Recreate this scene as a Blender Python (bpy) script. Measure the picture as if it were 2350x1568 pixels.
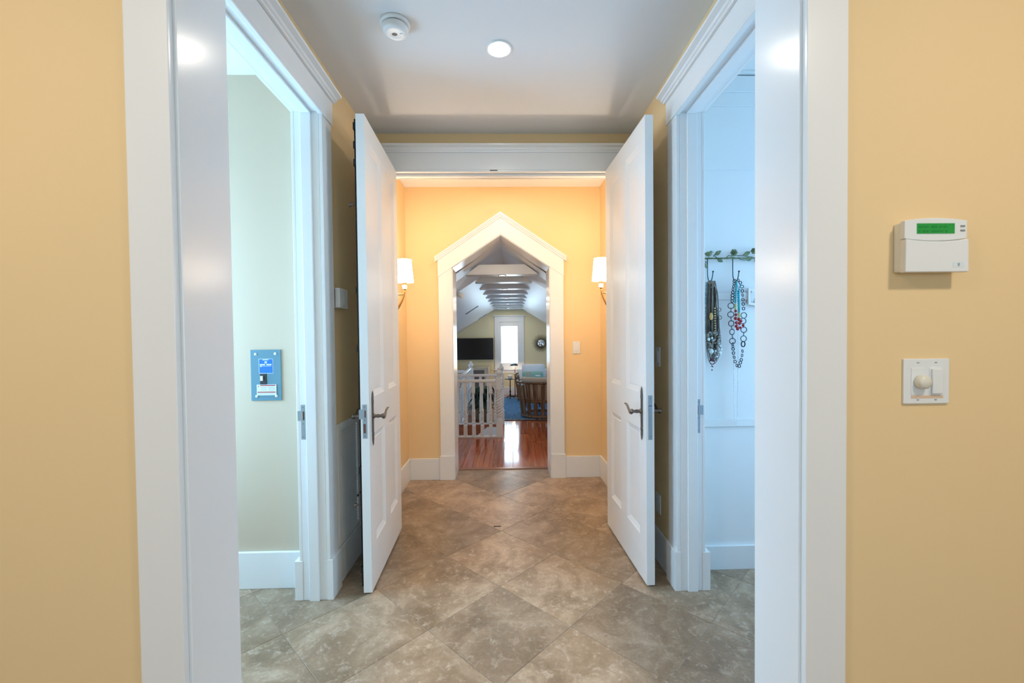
import bpy, math, random
from math import sin, cos, pi, sqrt, atan2
from mathutils import Vector, Matrix
random.seed(7)
for o in list(bpy.data.objects): bpy.data.objects.remove(o)
SC = bpy.context.scene
COL = SC.collection

# ------------------------------------------------------------------ camera
FPX, PCX, PCY = 967.78, 1178.43, 796.47          # focal length and principal point in 2350x1568 pixels
YAW, PITCH, ROLL, CAMH = .0232, .0198, -.0108, 1.3115
fw = Vector((sin(YAW)*cos(PITCH), cos(YAW)*cos(PITCH), -sin(PITCH)))
ri = Vector((cos(YAW), -sin(YAW), 0)); up = ri.cross(fw)
r2 = cos(ROLL)*ri + sin(ROLL)*up; u2 = -sin(ROLL)*ri + cos(ROLL)*up
CAM = Vector((0, 0, CAMH))
cd = bpy.data.cameras.new('camera'); cam = bpy.data.objects.new('camera', cd); COL.objects.link(cam)
cd.sensor_fit = 'HORIZONTAL'; cd.sensor_width = 36; cd.lens = FPX/2350*36
cd.shift_x = (1175-PCX)/2350; cd.shift_y = (PCY-784)/2350; cd.clip_start = .02
cd.dof.use_dof = True; cd.dof.focus_distance = 3.2; cd.dof.aperture_fstop = 4.5
m = Matrix.Identity(4)
for i in range(3): m[i][0] = r2[i]; m[i][1] = u2[i]; m[i][2] = -fw[i]; m[i][3] = CAM[i]
cam.matrix_world = m
SC.camera = cam
def at(u, v, **k):
    """pixel of the photograph -> point on the plane x=, y= or z="""
    d = fw + r2*((u-PCX)/FPX) - u2*((v-PCY)/FPX)
    (a, val), = k.items(); i = 'xyz'.index(a)
    return CAM + d*((val-CAM[i])/d[i])

# ------------------------------------------------------------------ world, exposure
W = bpy.data.worlds.new('world'); SC.world = W; W.use_nodes = True
bg = W.node_tree.nodes['Background']; bg.inputs[0].default_value = (.55, .72, 1, 1); bg.inputs[1].default_value = 1.0
vs = SC.view_settings; vs.view_transform = 'Standard'; vs.look = 'None'; vs.exposure = .1; vs.gamma = 1; vs.use_curve_mapping = False
COOL = (.37, .70, 1.06); WARM = (1.0, .83, .65); NEUT = (1.0, .91, .78); DAY = (.31, .63, 1.0); CAMDAY = (.45, .74, 1.0)
P_CAMROOM, P_HALL, P_VEST, P_SCONCE, P_BEAM, P_READ = 16., 2.4, 4.5, 8., 2.8, 6.5
E_LEFTWIN, E_RIGHTWIN, E_SHADE, E_BLIND, E_SIDEWIN, E_CAMWIN = 15.5, 6.4, 17.5, 6., 2.6, 3.5

# ------------------------------------------------------------------ materials
def mat(name, col, rough=.5, metal=0, spec=.5, emit=None, es=0, coat=0):
    M = bpy.data.materials.new(name); M.use_nodes = True
    b = M.node_tree.nodes['Principled BSDF']
    b.inputs['Base Color'].default_value = (*col, 1); b.inputs['Roughness'].default_value = rough
    b.inputs['Metallic'].default_value = metal; b.inputs['Specular IOR Level'].default_value = spec
    b.inputs['Coat Weight'].default_value = coat
    if emit: b.inputs['Emission Color'].default_value = (*emit, 1); b.inputs['Emission Strength'].default_value = es
    return M
def nd(M, t, **k):
    n = M.node_tree.nodes.new(t)
    for a, v in k.items(): setattr(n, a, v)
    return n
def lk(M, a, b): M.node_tree.links.new(a, b)
def bsdf(M): return M.node_tree.nodes['Principled BSDF']
def bump(M, scale=(60, 60, 60), s=.1, dist=.002, detail=3):
    tc = nd(M, 'ShaderNodeTexCoord'); mp = nd(M, 'ShaderNodeMapping'); mp.inputs['Scale'].default_value = scale
    n = nd(M, 'ShaderNodeTexNoise'); n.inputs['Scale'].default_value = 1; n.inputs['Detail'].default_value = detail
    b = nd(M, 'ShaderNodeBump'); b.inputs['Strength'].default_value = s; b.inputs['Distance'].default_value = dist
    lk(M, tc.outputs['Object'], mp.inputs['Vector']); lk(M, mp.outputs[0], n.inputs['Vector'])
    lk(M, n.outputs['Fac'], b.inputs['Height']); lk(M, b.outputs[0], bsdf(M).inputs['Normal'])
    return M
def vary(M, c1, c2, scale=(4, 4, 4), detail=4, lo=.35, hi=.65, rough=.6):
    tc = nd(M, 'ShaderNodeTexCoord'); mp = nd(M, 'ShaderNodeMapping'); mp.inputs['Scale'].default_value = scale
    n = nd(M, 'ShaderNodeTexNoise'); n.inputs['Scale'].default_value = 1; n.inputs['Detail'].default_value = detail; n.inputs['Roughness'].default_value = rough
    r = nd(M, 'ShaderNodeValToRGB'); r.color_ramp.elements[0].position = lo; r.color_ramp.elements[1].position = hi
    r.color_ramp.elements[0].color = (*c1, 1); r.color_ramp.elements[1].color = (*c2, 1)
    lk(M, tc.outputs['Object'], mp.inputs['Vector']); lk(M, mp.outputs[0], n.inputs['Vector'])
    lk(M, n.outputs['Fac'], r.inputs[0]); lk(M, r.outputs[0], bsdf(M).inputs['Base Color'])
    return M
YEL = (.85, .615, .33)
m_yel = bump(mat('yellow_wall_paint', YEL, .62, spec=.3), (220, 220, 220), .08, .001)
m_cream = bump(mat('pale_cream_wall_paint', (.60, .485, .355), .62, spec=.3), (220, 220, 220), .06, .001)
m_closet = bump(mat('white_panel_paint', (.80, .81, .81), .38), (150, 150, 150), .04, .001)
m_sand = bump(mat('sand_wall_paint', (.85, .74, .47), .62, spec=.3), (220, 220, 220), .06, .001)
m_white = bump(mat('white_trim_paint', (.84, .83, .81), .26), (130, 130, 5), .05, .001)
m_jamb = bump(mat('glossy_white_jamb_paint', (.84, .84, .83), .20, spec=.45), (190, 190, 2.0), .10, .0009)
m_door = bump(mat('white_door_paint', (.84, .83, .81), .30), (160, 160, 6), .06, .001)
m_ceil = bump(mat('white_ceiling_paint', (.78, .77, .76), .65, spec=.3), (200, 200, 200), .05, .001)
m_slope = bump(mat('white_plank_ceiling_paint', (.80, .81, .83), .35), (14, .2, 14), .12, .004)
m_plastic = mat('white_plastic', (.80, .80, .78), .32)
m_plastic2 = mat('ivory_plastic', (.74, .69, .58), .4)
m_dark = mat('black_gap', (.012, .012, .014), .5)
m_black = mat('black_iron', (.02, .018, .016), .45, .6)
m_pewter = bump(mat('aged_pewter', (.17, .145, .125), .34, .9), (90, 90, 90), .2, .001)
m_steel = mat('brushed_steel', (.36, .42, .47), .38, .75)
m_brownhole = mat('raw_wood_mortise', (.16, .06, .03), .8)
m_brass = mat('antique_brass', (.42, .24, .09), .3, .9)
m_glass = mat('clear_crystal', (.95, .93, .9), .03); bsdf(m_glass).inputs['Transmission Weight'].default_value = .6
m_shade = mat('lit_linen_lampshade', (.9, .85, .75), .8, emit=WARM, es=E_SHADE)
m_shadetrim = mat('lampshade_trim', (.55, .42, .28), .7, emit=(1, .6, .3), es=.25)
m_lampwarm = mat('lit_downlight_lens', (1, 1, 1), .5, emit=(1, .93, .82), es=22)
m_lampsmall = mat('lit_beam_downlight_lens', (1, 1, 1), .5, emit=(1, .93, .80), es=6)
m_leftpane = mat('panel_room_window_pane', (.8, .9, 1), .2, emit=COOL, es=E_LEFTWIN); m_rightpane = mat('closet_window_pane', (.8, .9, 1), .2, emit=COOL, es=E_RIGHTWIN)
m_blind = mat('backlit_white_blind', (.9, .9, .9), .6, emit=(.60, .83, 1), es=E_BLIND)
m_daypane = mat('daylight_pane', (.8, .9, 1), .2, emit=DAY, es=E_SIDEWIN)
m_campane = mat('overcast_window_pane', (.8, .9, 1), .2, emit=CAMDAY, es=E_CAMWIN)
m_pluto = mat('blue_grey_panel_paint', (.105, .235, .30), .42)
m_blue = mat('blue_sticker', (.01, .16, .72), .35)
m_stickw = mat('white_sticker', (.72, .78, .80), .45)
m_stickr = mat('red_print', (.42, .05, .05), .5)
m_stickg = mat('grey_print', (.36, .38, .40), .6)
m_lcd = mat('green_lcd', (.01, .16, .03), .25, emit=(.0, .42, .06), es=.28)
m_lcdtxt = mat('dark_green_lcd_text', (.0, .12, .02), .4, emit=(0, .42, .06), es=.17)
m_grey = mat('grey_rubber', (.25, .25, .26), .6)
m_grout = mat('sand_grout', (.33, .235, .155), .85)
m_peach = mat('peach_sticky_residue', (.72, .50, .33), .6)

def tile_mat():
    M = mat('honed_travertine', (.4, .3, .2), .3, spec=.45)
    oi = nd(M, 'ShaderNodeObjectInfo'); tc = nd(M, 'ShaderNodeTexCoord')
    mul = nd(M, 'ShaderNodeVectorMath', operation='SCALE'); add = nd(M, 'ShaderNodeVectorMath', operation='ADD')
    cmb = nd(M, 'ShaderNodeCombineXYZ')
    lk(M, oi.outputs['Random'], cmb.inputs[0]); lk(M, oi.outputs['Random'], cmb.inputs[1]); lk(M, oi.outputs['Random'], cmb.inputs[2])
    lk(M, cmb.outputs[0], mul.inputs[0]); mul.inputs['Scale'].default_value = 37
    lk(M, tc.outputs['Object'], add.inputs[0]); lk(M, mul.outputs[0], add.inputs[1])
    def noise(s, det, ro, dis=0):
        n = nd(M, 'ShaderNodeTexNoise'); n.inputs['Scale'].default_value = s; n.inputs['Detail'].default_value = det
        n.inputs['Roughness'].default_value = ro; n.inputs['Distortion'].default_value = dis
        lk(M, add.outputs[0], n.inputs['Vector']); return n
    n1 = noise(4.2, 6, .62, .9); n2 = noise(24, 10, .78, .6); n3 = noise(75, 4, .7)
    r1 = nd(M, 'ShaderNodeValToRGB'); cr = r1.color_ramp
    cr.elements[0].position = .30; cr.elements[0].color = (.205, .135, .080, 1)
    cr.elements[1].position = .72; cr.elements[1].color = (.49, .36, .245, 1)
    e = cr.elements.new(.50); e.color = (.32, .217, .135, 1)
    r2_ = nd(M, 'ShaderNodeValToRGB'); c2 = r2_.color_ramp
    c2.elements[0].position = .52; c2.elements[0].color = (0, 0, 0, 1); c2.elements[1].position = .66; c2.elements[1].color = (1, 1, 1, 1)
    mx = nd(M, 'ShaderNodeMix', data_type='RGBA'); mx.inputs['B'].default_value = (.58, .455, .34, 1)
    lk(M, n1.outputs['Fac'], r1.inputs[0]); lk(M, n2.outputs['Fac'], r2_.inputs[0])
    lk(M, r1.outputs[0], mx.inputs['A'])
    sc = nd(M, 'ShaderNodeMath', operation='MULTIPLY'); sc.inputs[1].default_value = .75
    lk(M, r2_.outputs[0], sc.inputs[0]); lk(M, sc.outputs[0], mx.inputs['Factor'])
    mr = nd(M, 'ShaderNodeMapRange'); mr.inputs['To Min'].default_value = .80; mr.inputs['To Max'].default_value = 1.16
    lk(M, oi.outputs['Random'], mr.inputs['Value'])
    n3r = nd(M, 'ShaderNodeMapRange'); n3r.inputs['From Min'].default_value = .3; n3r.inputs['From Max'].default_value = .7; n3r.inputs['To Min'].default_value = .86; n3r.inputs['To Max'].default_value = 1.1
    lk(M, n3.outputs['Fac'], n3r.inputs['Value'])
    mm = nd(M, 'ShaderNodeMath', operation='MULTIPLY'); lk(M, mr.outputs[0], mm.inputs[0]); lk(M, n3r.outputs[0], mm.inputs[1])
    vm = nd(M, 'ShaderNodeVectorMath', operation='SCALE'); lk(M, mx.outputs['Result'], vm.inputs[0]); lk(M, mm.outputs[0], vm.inputs['Scale'])
    lk(M, vm.outputs[0], bsdf(M).inputs['Base Color'])
    rr = nd(M, 'ShaderNodeMapRange'); rr.inputs['To Min'].default_value = .22; rr.inputs['To Max'].default_value = .42
    lk(M, n2.outputs['Fac'], rr.inputs['Value']); lk(M, rr.outputs[0], bsdf(M).inputs['Roughness'])
    b = nd(M, 'ShaderNodeBump'); b.inputs['Strength'].default_value = .12; b.inputs['Distance'].default_value = .002
    lk(M, n2.outputs['Fac'], b.inputs['Height']); lk(M, b.outputs[0], bsdf(M).inputs['Normal'])
    return M
m_tile = tile_mat()
def wood_mat(name, c1, c2, c3, sc, rough, coat=0):
    M = mat(name, c1, rough, coat=coat)
    oi = nd(M, 'ShaderNodeObjectInfo'); tc = nd(M, 'ShaderNodeTexCoord'); mp = nd(M, 'ShaderNodeMapping'); mp.inputs['Scale'].default_value = sc
    add = nd(M, 'ShaderNodeVectorMath', operation='ADD'); mul = nd(M, 'ShaderNodeVectorMath', operation='SCALE'); cmb = nd(M, 'ShaderNodeCombineXYZ')
    for i in range(3): lk(M, oi.outputs['Random'], cmb.inputs[i])
    lk(M, cmb.outputs[0], mul.inputs[0]); mul.inputs['Scale'].default_value = 23
    lk(M, tc.outputs['Object'], mp.inputs[0]); lk(M, mp.outputs[0], add.inputs[0]); lk(M, mul.outputs[0], add.inputs[1])
    n = nd(M, 'ShaderNodeTexNoise'); n.inputs['Scale'].default_value = 1; n.inputs['Detail'].default_value = 6; n.inputs['Distortion'].default_value = 1.2
    lk(M, add.outputs[0], n.inputs['Vector'])
    r = nd(M, 'ShaderNodeValToRGB'); r.color_ramp.elements[0].position = .32; r.color_ramp.elements[1].position = .7
    r.color_ramp.elements[0].color = (*c1, 1); r.color_ramp.elements[1].color = (*c3, 1); e = r.color_ramp.elements.new(.5); e.color = (*c2, 1)
    lk(M, n.outputs['Fac'], r.inputs[0])
    mr = nd(M, 'ShaderNodeMapRange'); mr.inputs['To Min'].default_value = .72; mr.inputs['To Max'].default_value = 1.2
    lk(M, oi.outputs['Random'], mr.inputs['Value'])
    vm = nd(M, 'ShaderNodeVectorMath', operation='SCALE'); lk(M, r.outputs[0], vm.inputs[0]); lk(M, mr.outputs[0], vm.inputs['Scale'])
    lk(M, vm.outputs[0], bsdf(M).inputs['Base Color'])
    return M
m_pine = wood_mat('red_heart_pine', (.30, .05, .012), (.44, .095, .026), (.56, .17, .055), (22, .9, 22), .13, .3)
m_thresh = wood_mat('stained_threshold', (.20, .07, .035), (.27, .11, .055), (.34, .15, .08), (1, 30, 20), .25)
m_rattan = wood_mat('brown_bent_wood', (.10, .045, .018), (.19, .095, .042), (.30, .17, .08), (30, 30, 3), .4)

# ------------------------------------------------------------------ mesh helpers
class MB:
    def __init__(s, fn=None): s.v = []; s.f = []; s.sm = []; s.fn = fn
    def add(s, vs, fs, smooth=False):
        n = len(s.v); s.v += [tuple(p) for p in vs]
        for f in fs: s.f.append(tuple(i+n for i in f)); s.sm.append(smooth)
        return s
    def box(s, x0, x1, y0, y1, z0, z1):
        x0, x1 = sorted((x0, x1)); y0, y1 = sorted((y0, y1)); z0, z1 = sorted((z0, z1))
        return s.add([(x0,y0,z0),(x1,y0,z0),(x1,y1,z0),(x0,y1,z0),(x0,y0,z1),(x1,y0,z1),(x1,y1,z1),(x0,y1,z1)],
                     [(0,3,2,1),(4,5,6,7),(0,1,5,4),(1,2,6,5),(2,3,7,6),(3,0,4,7)])
    def prism(s, poly, ax, a, b, smooth=False):
        """polygon in the plane across axis ax, from a to b; polygon coordinates are the other two axes in order"""
        def mk(p, t):
            q = list(p); q.insert(ax, t); return tuple(q)
        n = len(poly); vs = [mk(p, a) for p in poly]+[mk(p, b) for p in poly]
        fs = [tuple(range(n))[::-1], tuple(range(n, 2*n))]
        s.add(vs, fs)
        k = len(s.v)-2*n
        for i in range(n):
            j = (i+1) % n; s.f.append((k+i, k+j, k+n+j, k+n+i)); s.sm.append(smooth)
        return s
    def tube(s, path, r, n=8, closed=False, cap=True):
        P = [Vector(p) for p in path]; L = len(P); rs = r if isinstance(r, (list, tuple)) else [r]*L
        rings = []; prev = None
        for i in range(L):
            if closed: t = P[(i+1) % L]-P[i-1]
            else: t = P[min(i+1, L-1)]-P[max(i-1, 0)]
            t.normalize()
            if prev is None:
                a = Vector((0, 0, 1)) if abs(t.z) < .9 else Vector((1, 0, 0)); prev = t.cross(a).normalized()
            nn = (prev-t*prev.dot(t)).normalized(); prev = nn; bb = t.cross(nn)
            rings.append([P[i]+(nn*cos(2*pi*k/n)+bb*sin(2*pi*k/n))*rs[i] for k in range(n)])
        vs = [p for rg in rings for p in rg]; fs = []
        for i in range(L if closed else L-1):
            j = (i+1) % L
            for k in range(n): fs.append((i*n+k, i*n+(k+1) % n, j*n+(k+1) % n, j*n+k))
        s.add(vs, fs, True)
        if cap and not closed:
            b = len(s.v)-len(vs)
            s.f.append(tuple(b+k for k in range(n))[::-1]); s.sm.append(False)
            s.f.append(tuple(b+(L-1)*n+k for k in range(n))); s.sm.append(False)
        return s
    def lathe(s, prof, c=(0, 0, 0), ax=2, n=24, smooth=True, cap=True):
        """prof: (radius, height) list along axis ax"""
        vs = []
        for (r, h) in prof:
            for k in range(n):
                a = 2*pi*k/n; p = [r*cos(a), r*sin(a)]; p.insert(ax, h); vs.append((p[0]+c[0], p[1]+c[1], p[2]+c[2]))
        fs = []
        for i in range(len(prof)-1):
            for k in range(n):
                q = (i*n+k, i*n+(k+1) % n, (i+1)*n+(k+1) % n, (i+1)*n+k)
                fs.append(q if ax != 1 else q[::-1])
        s.add(vs, fs, smooth)
        if cap:
            b = len(s.v)-len(vs); L = len(prof)-1
            for idx, rev in ((0, ax != 1), (L, ax == 1)):
                if prof[idx][0] > 1e-5:
                    f = tuple(b+idx*n+k for k in range(n)); s.f.append(f[::-1] if rev else f); s.sm.append(False)
        return s
    def ball(s, c, r, n=10, sx=1, sy=1, sz=1):
        h = max(4, n//2); vs = []
        for i in range(h+1):
            t = pi*i/h
            for k in range(n): vs.append((c[0]+sx*r*sin(t)*cos(2*pi*k/n), c[1]+sy*r*sin(t)*sin(2*pi*k/n), c[2]-sz*r*cos(t)))
        fs = [(i*n+k, i*n+(k+1) % n, (i+1)*n+(k+1) % n, (i+1)*n+k) for i in range(h) for k in range(n)]
        return s.add(vs, fs, True)
    def ring(s, c, R, r, n=16, m=6, nrm=(0, 1, 0), sx=1.):
        nv = Vector(nrm).normalized(); a = nv.cross(Vector((0, 0, 1)))
        a = a.normalized() if a.length > .01 else Vector((1, 0, 0)); b = nv.cross(a)
        return s.tube([Vector(c)+a*(R*sx*cos(2*pi*k/n))+b*(R*sin(2*pi*k/n)) for k in range(n)], r, m, closed=True)
    def mesh(s, name, mt, off=(0, 0, 0)):
        V = s.v if s.fn is None else [tuple(s.fn(*p)) for p in s.v]
        me = bpy.data.meshes.new(name); me.from_pydata([(p[0]-off[0], p[1]-off[1], p[2]-off[2]) for p in V], [], s.f)
        for p, f in zip(me.polygons, s.sm): p.use_smooth = f
        me.materials.append(mt); me.update(); return me
def smooth_all(b):
    b.sm = [True]*len(b.sm); return b
def bev(o, w=.002, seg=2):
    md = o.modifiers.new('bevel', 'BEVEL'); md.width = w; md.segments = seg; md.limit_method = 'ANGLE'; md.angle_limit = .6
    return o
def link(name, me, parent=None, loc=(0, 0, 0), rot=0):
    o = bpy.data.objects.new(name, me); COL.objects.link(o); o.location = loc; o.rotation_euler = (0, 0, rot)
    if parent: o.parent = parent
    return o
def tag(o, label=None, cat=None, group=None, kind=None):
    if label: o['label'] = label
    if cat: o['category'] = cat
    if group: o['group'] = group
    if kind: o['kind'] = kind
    return o
def thing(name, label, cat, loc, rot=0, group=None, kind=None):
    return tag(link(name, None, None, loc, rot), label, cat, group, kind)
def part(name, mb, mt, par, label=None, b=0, kind=None, local=False):
    """part of a thing; mb holds world coordinates unless local"""
    off = (0, 0, 0)
    if not local:
        q = par
        off = Vector((0, 0, 0))
        while q: off = off+Vector(q.location); q = q.parent
    o = link(name, mb.mesh(name, mt, off), par)
    if b: bev(o, b)
    if label: o['label'] = label
    if kind: o['kind'] = kind
    return o
def solo(name, mb, mt, label, cat, group=None, kind=None, b=0):
    V = mb.v if mb.fn is None else [tuple(mb.fn(*p)) for p in mb.v]
    xs, ys, zs = zip(*V); loc = ((min(xs)+max(xs))/2, (min(ys)+max(ys))/2, min(zs))
    o = link(name, mb.mesh(name, mt, loc), None, loc); tag(o, label, cat, group, kind)
    if b: bev(o, b)
    return o
def struct(name, mb, mt, label, cat, b=0): return solo(name, mb, mt, label, cat, None, 'structure', b)
def sthing(name, label, cat, loc): return thing(name, label, cat, loc, 0, None, 'structure')
def copy(o, parent, dloc=(0, 0, 0), rot=None):
    c = o.copy(); COL.objects.link(c); c.parent = parent; c.location = Vector(o.location)+Vector(dloc)
    if rot is not None: c.rotation_euler = rot
    return c
def lamp(name, kind, loc, power, col, size=.1, rot=(0, 0, 0), parent=None, spread=None):
    d = bpy.data.lights.new(name, kind); d.energy = power; d.color = col
    if kind == 'AREA':
        d.shape = 'DISK'; d.size = size
        if spread: d.spread = spread
    else: d.shadow_soft_size = size
    o = bpy.data.objects.new(name, d); COL.objects.link(o); o.location = loc; o.rotation_euler = rot
    if parent: o.parent = parent
    return o

# ================================================================== ROOM SHELL
CE = 2.72                       # ceiling height
XL, XR = -.905, .90             # hall wall faces
YN0, YN1 = 1.043, 1.21          # near wall (towards camera room / towards hall)
JL, JR = -.7745, .7414          # near opening jamb faces
YF0, YF1 = 2.925, 3.05          # double-door wall
YG0, YG1 = 3.943, 4.22          # gabled-opening wall
VL, VR = -.899, .912            # vestibule wall faces
XO = 1.03                       # outer faces of the vestibule walls
XOL, XOR = 1.025, 1.012        # room faces of the hall side walls
HEAD = 2.445
b = MB(); b.box(-3, JL-.012, YN0, YN1, 0, CE); struct('wall_near_left', b, m_yel, 'yellow painted wall beside the left casing of the wide near opening', 'wall')
b = MB(); b.box(JR+.012, 3, YN0, YN1, 0, CE); struct('wall_near_right', b, m_yel, 'yellow painted wall carrying the alarm keypad and dimmer plate', 'wall')
b = MB(); b.box(JL-.012, JR+.012, YN0, YN1, HEAD+.03, CE); struct('wall_near_top', b, m_yel, 'yellow wall strip above the wide near opening', 'wall')
DY0, DY1 = 1.35, 2.13           # side doorway range (clear)
for s, X0, nm, lb in ((-1, XL, 'wall_hall_left', 'yellow hall wall with the return air grille and doorway to the panel room'), (1, XR, 'wall_hall_right', 'yellow hall wall with the doorway to the white panelled closet')):
    X1 = -XOL if s < 0 else XOR; b = MB()
    b.box(X0, X1, YN1, DY0-.02, 0, CE); b.box(X0, X1, DY1+.02, YF1, 0, CE); b.box(X0, X1, DY0-.02, DY1+.02, HEAD+.02, CE)
    struct(nm, b, m_yel, lb, 'wall')
b = MB(); b.box(XL, -.782, YF0, YF1, 0, CE); b.box(.782, XR, YF0, YF1, 0, CE); b.box(-.782, .782, YF0, YF1, 2.485, CE)
struct('wall_hall_far', b, m_yel, 'yellow wall above and beside the open double doors', 'wall')
b = MB(); b.box(-XO, VL, YF1, YG0, 0, CE); struct('wall_vestibule_left', b, m_yel, 'warm lit yellow vestibule wall behind the left lamp', 'wall')
b = MB(); b.box(VR, XO, YF1, YG0, 0, CE); struct('wall_vestibule_right', b, m_yel, 'warm lit yellow vestibule wall behind the right lamp', 'wall')
GX = -.018; GH = .462; GS = 1.975; GA = 2.285        # gabled opening: centre, half width, spring and apex heights
b = MB()
b.prism([(-2.1, 0), (GX-GH, 0), (GX-GH, GS), (-2.1, GS)], 1, YG0, YG1); b.prism([(GX+GH, 0), (2.1, 0), (2.1, GS), (GX+GH, GS)], 1, YG0, YG1)
b.prism([(-2.1, GS), (GX-GH, GS), (GX, GA), (GX, CE), (-2.1, CE)], 1, YG0, YG1); b.prism([(GX, GA), (GX+GH, GS), (2.1, GS), (2.1, CE), (GX, CE)], 1, YG0, YG1)
struct('wall_vestibule_far', b, m_yel, 'glowing yellow wall pierced by the peaked white doorway', 'wall')
b = MB(); b.box(-XO, XO, YN1-.1, YG1, CE, CE+.08); struct('ceiling_hall', b, m_ceil, 'flat white hall ceiling with smoke detector and downlight', 'ceiling')
b = MB(); b.box(-3, 3, -3.2, YN1-.1, CE, CE+.08); struct('ceiling_near', b, m_ceil, 'flat white ceiling of the room before the wide opening', 'ceiling')
# room the camera stands in
b = MB(); b.box(-3.1, -3, -3.2, YN1, 0, CE); struct('wall_near_room_left', b, m_yel, 'yellow side wall of the near room, left of the camera', 'wall')
b = MB(); b.box(3, 3.1, -3.2, YN1, 0, CE); struct('wall_near_room_right', b, m_yel, 'yellow side wall of the near room, right of the camera', 'wall')
b = MB(); b.box(-3.1, -1.6, -3.3, -3.2, 0, CE); b.box(1.6, 3.1, -3.3, -3.2, 0, CE); b.box(-1.6, 1.6, -3.3, -3.2, 0, .6); b.box(-1.6, 1.6, -3.3, -3.2, 2.3, CE)
struct('wall_near_room_back', b, m_yel, 'yellow back wall of the near room behind the camera', 'wall')
w = sthing('window_2', 'wide white framed window in the wall behind the camera', 'window', (0, -3.25, .6))
part('window_pane', MB().box(-1.55, 1.55, -3.27, -3.25, .65, 2.25), m_campane, w)
b = MB()
for z in (.6, 2.25): b.box(-1.6, 1.6, -3.28, -3.22, z, z+.05)
for x in (-1.6, -.55, .5, 1.55): b.box(x, x+.05, -3.28, -3.22, .65, 2.25)
part('window_frame', b, m_white, w)
# left panel room
b = MB(); b.box(-2.3, -XOL, 2.255, 2.35, 0, CE); struct('wall_panel_room_far', b, m_cream, 'pale cream wall bearing the blue breaker panel', 'wall')
b = MB(); b.box(-2.4, -2.3, 1.1, 1.42, 0, CE); b.box(-2.4, -2.3, 2.22, 2.35, 0, CE); b.box(-2.4, -2.3, 1.42, 2.22, 0, .6); b.box(-2.4, -2.3, 1.42, 2.22, 2.3, CE); struct('wall_panel_room_left', b, m_cream, 'pale cream side wall of the small panel room', 'wall')
b = MB(); b.box(-2.3, -XOL, 1.21, 1.26, 0, CE); struct('wall_panel_room_near', b, m_cream, 'pale cream near wall of the small panel room', 'wall')
b = MB(); b.box(-2.4, -XOL, 1.1, 2.35, 2.70, 2.80); struct('ceiling_panel_room', b, m_ceil, 'white ceiling of the small panel room', 'ceiling')
# right closet
CY = 2.335; CC = 2.765
b = MB(); b.box(XOR, 2.5, CY, CY+.08, 0, CC); struct('wall_closet_far', b, m_closet, 'white panelled closet wall with the necklace rack', 'wall')
b = MB(); b.box(2.5, 2.6, 1.1, 1.42, 0, CC); b.box(2.5, 2.6, 2.22, CY+.08, 0, CC); b.box(2.5, 2.6, 1.42, 2.22, 0, .6); b.box(2.5, 2.6, 1.42, 2.22, 2.3, CC); struct('wall_closet_right', b, m_closet, 'white side wall of the closet', 'wall')
b = MB(); b.box(XOR, 2.5, 1.21, 1.26, 0, CC); struct('wall_closet_near', b, m_closet, 'white near wall of the closet', 'wall')
b = MB(); b.box(XOR, 2.6, 1.1, CY+.08, CC, CC+.06); struct('ceiling_closet', b, m_ceil, 'white ceiling of the closet', 'ceiling')
for s, X, n, mp_, lb in ((-1, -2.35, 5, m_leftpane, 'tall window in the outer wall of the panel room'), (1, 2.55, 6, m_rightpane, 'tall window in the outer wall of the closet')):
    w = sthing('window_%d' % n, lb, 'window', (X, 1.75, .6))
    part('window_pane', MB().box(X-.005, X+.005, 1.46, 2.18, .64, 2.26), mp_, w)
    b = MB(); b.box(X-.04, X+.04, 1.42, 1.46, .6, 2.3); b.box(X-.04, X+.04, 2.18, 2.22, .6, 2.3); b.box(X-.04, X+.04, 1.46, 2.18, .6, .64); b.box(X-.04, X+.04, 1.46, 2.18, 2.26, 2.3); b.box(X-.03, X+.03, 1.46, 2.18, 1.44, 1.47)
    part('window_frame', b, m_white, w)
t = sthing('trim_1', 'white battens and boards on the closet wall', 'panelling', (1.5, CY, 0))
def bt(n, x0, x1, z0, z1, d): part(n, MB().box(x0, x1, CY-d, CY, z0, z1), m_closet, t, b=.0015)
bt('horizontal_batten', XOR, 2.5, 1.515, 1.554, .012); bt('horizontal_batten', XOR, 2.5, .806, .848, .012)
bt('upper_board', XOR, 2.5, 2.2347, 2.5816, .007); bt('frieze_board', XOR, 2.5, 2.5816, 2.655, .012); bt('crown_board', XOR, 2.5, 2.655, 2.742, .02); bt('crown_cap', XOR, 2.5, 2.750, CC, .035)
bt('lower_skirting', XOR, 2.5, 0, .133, .018)

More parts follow.
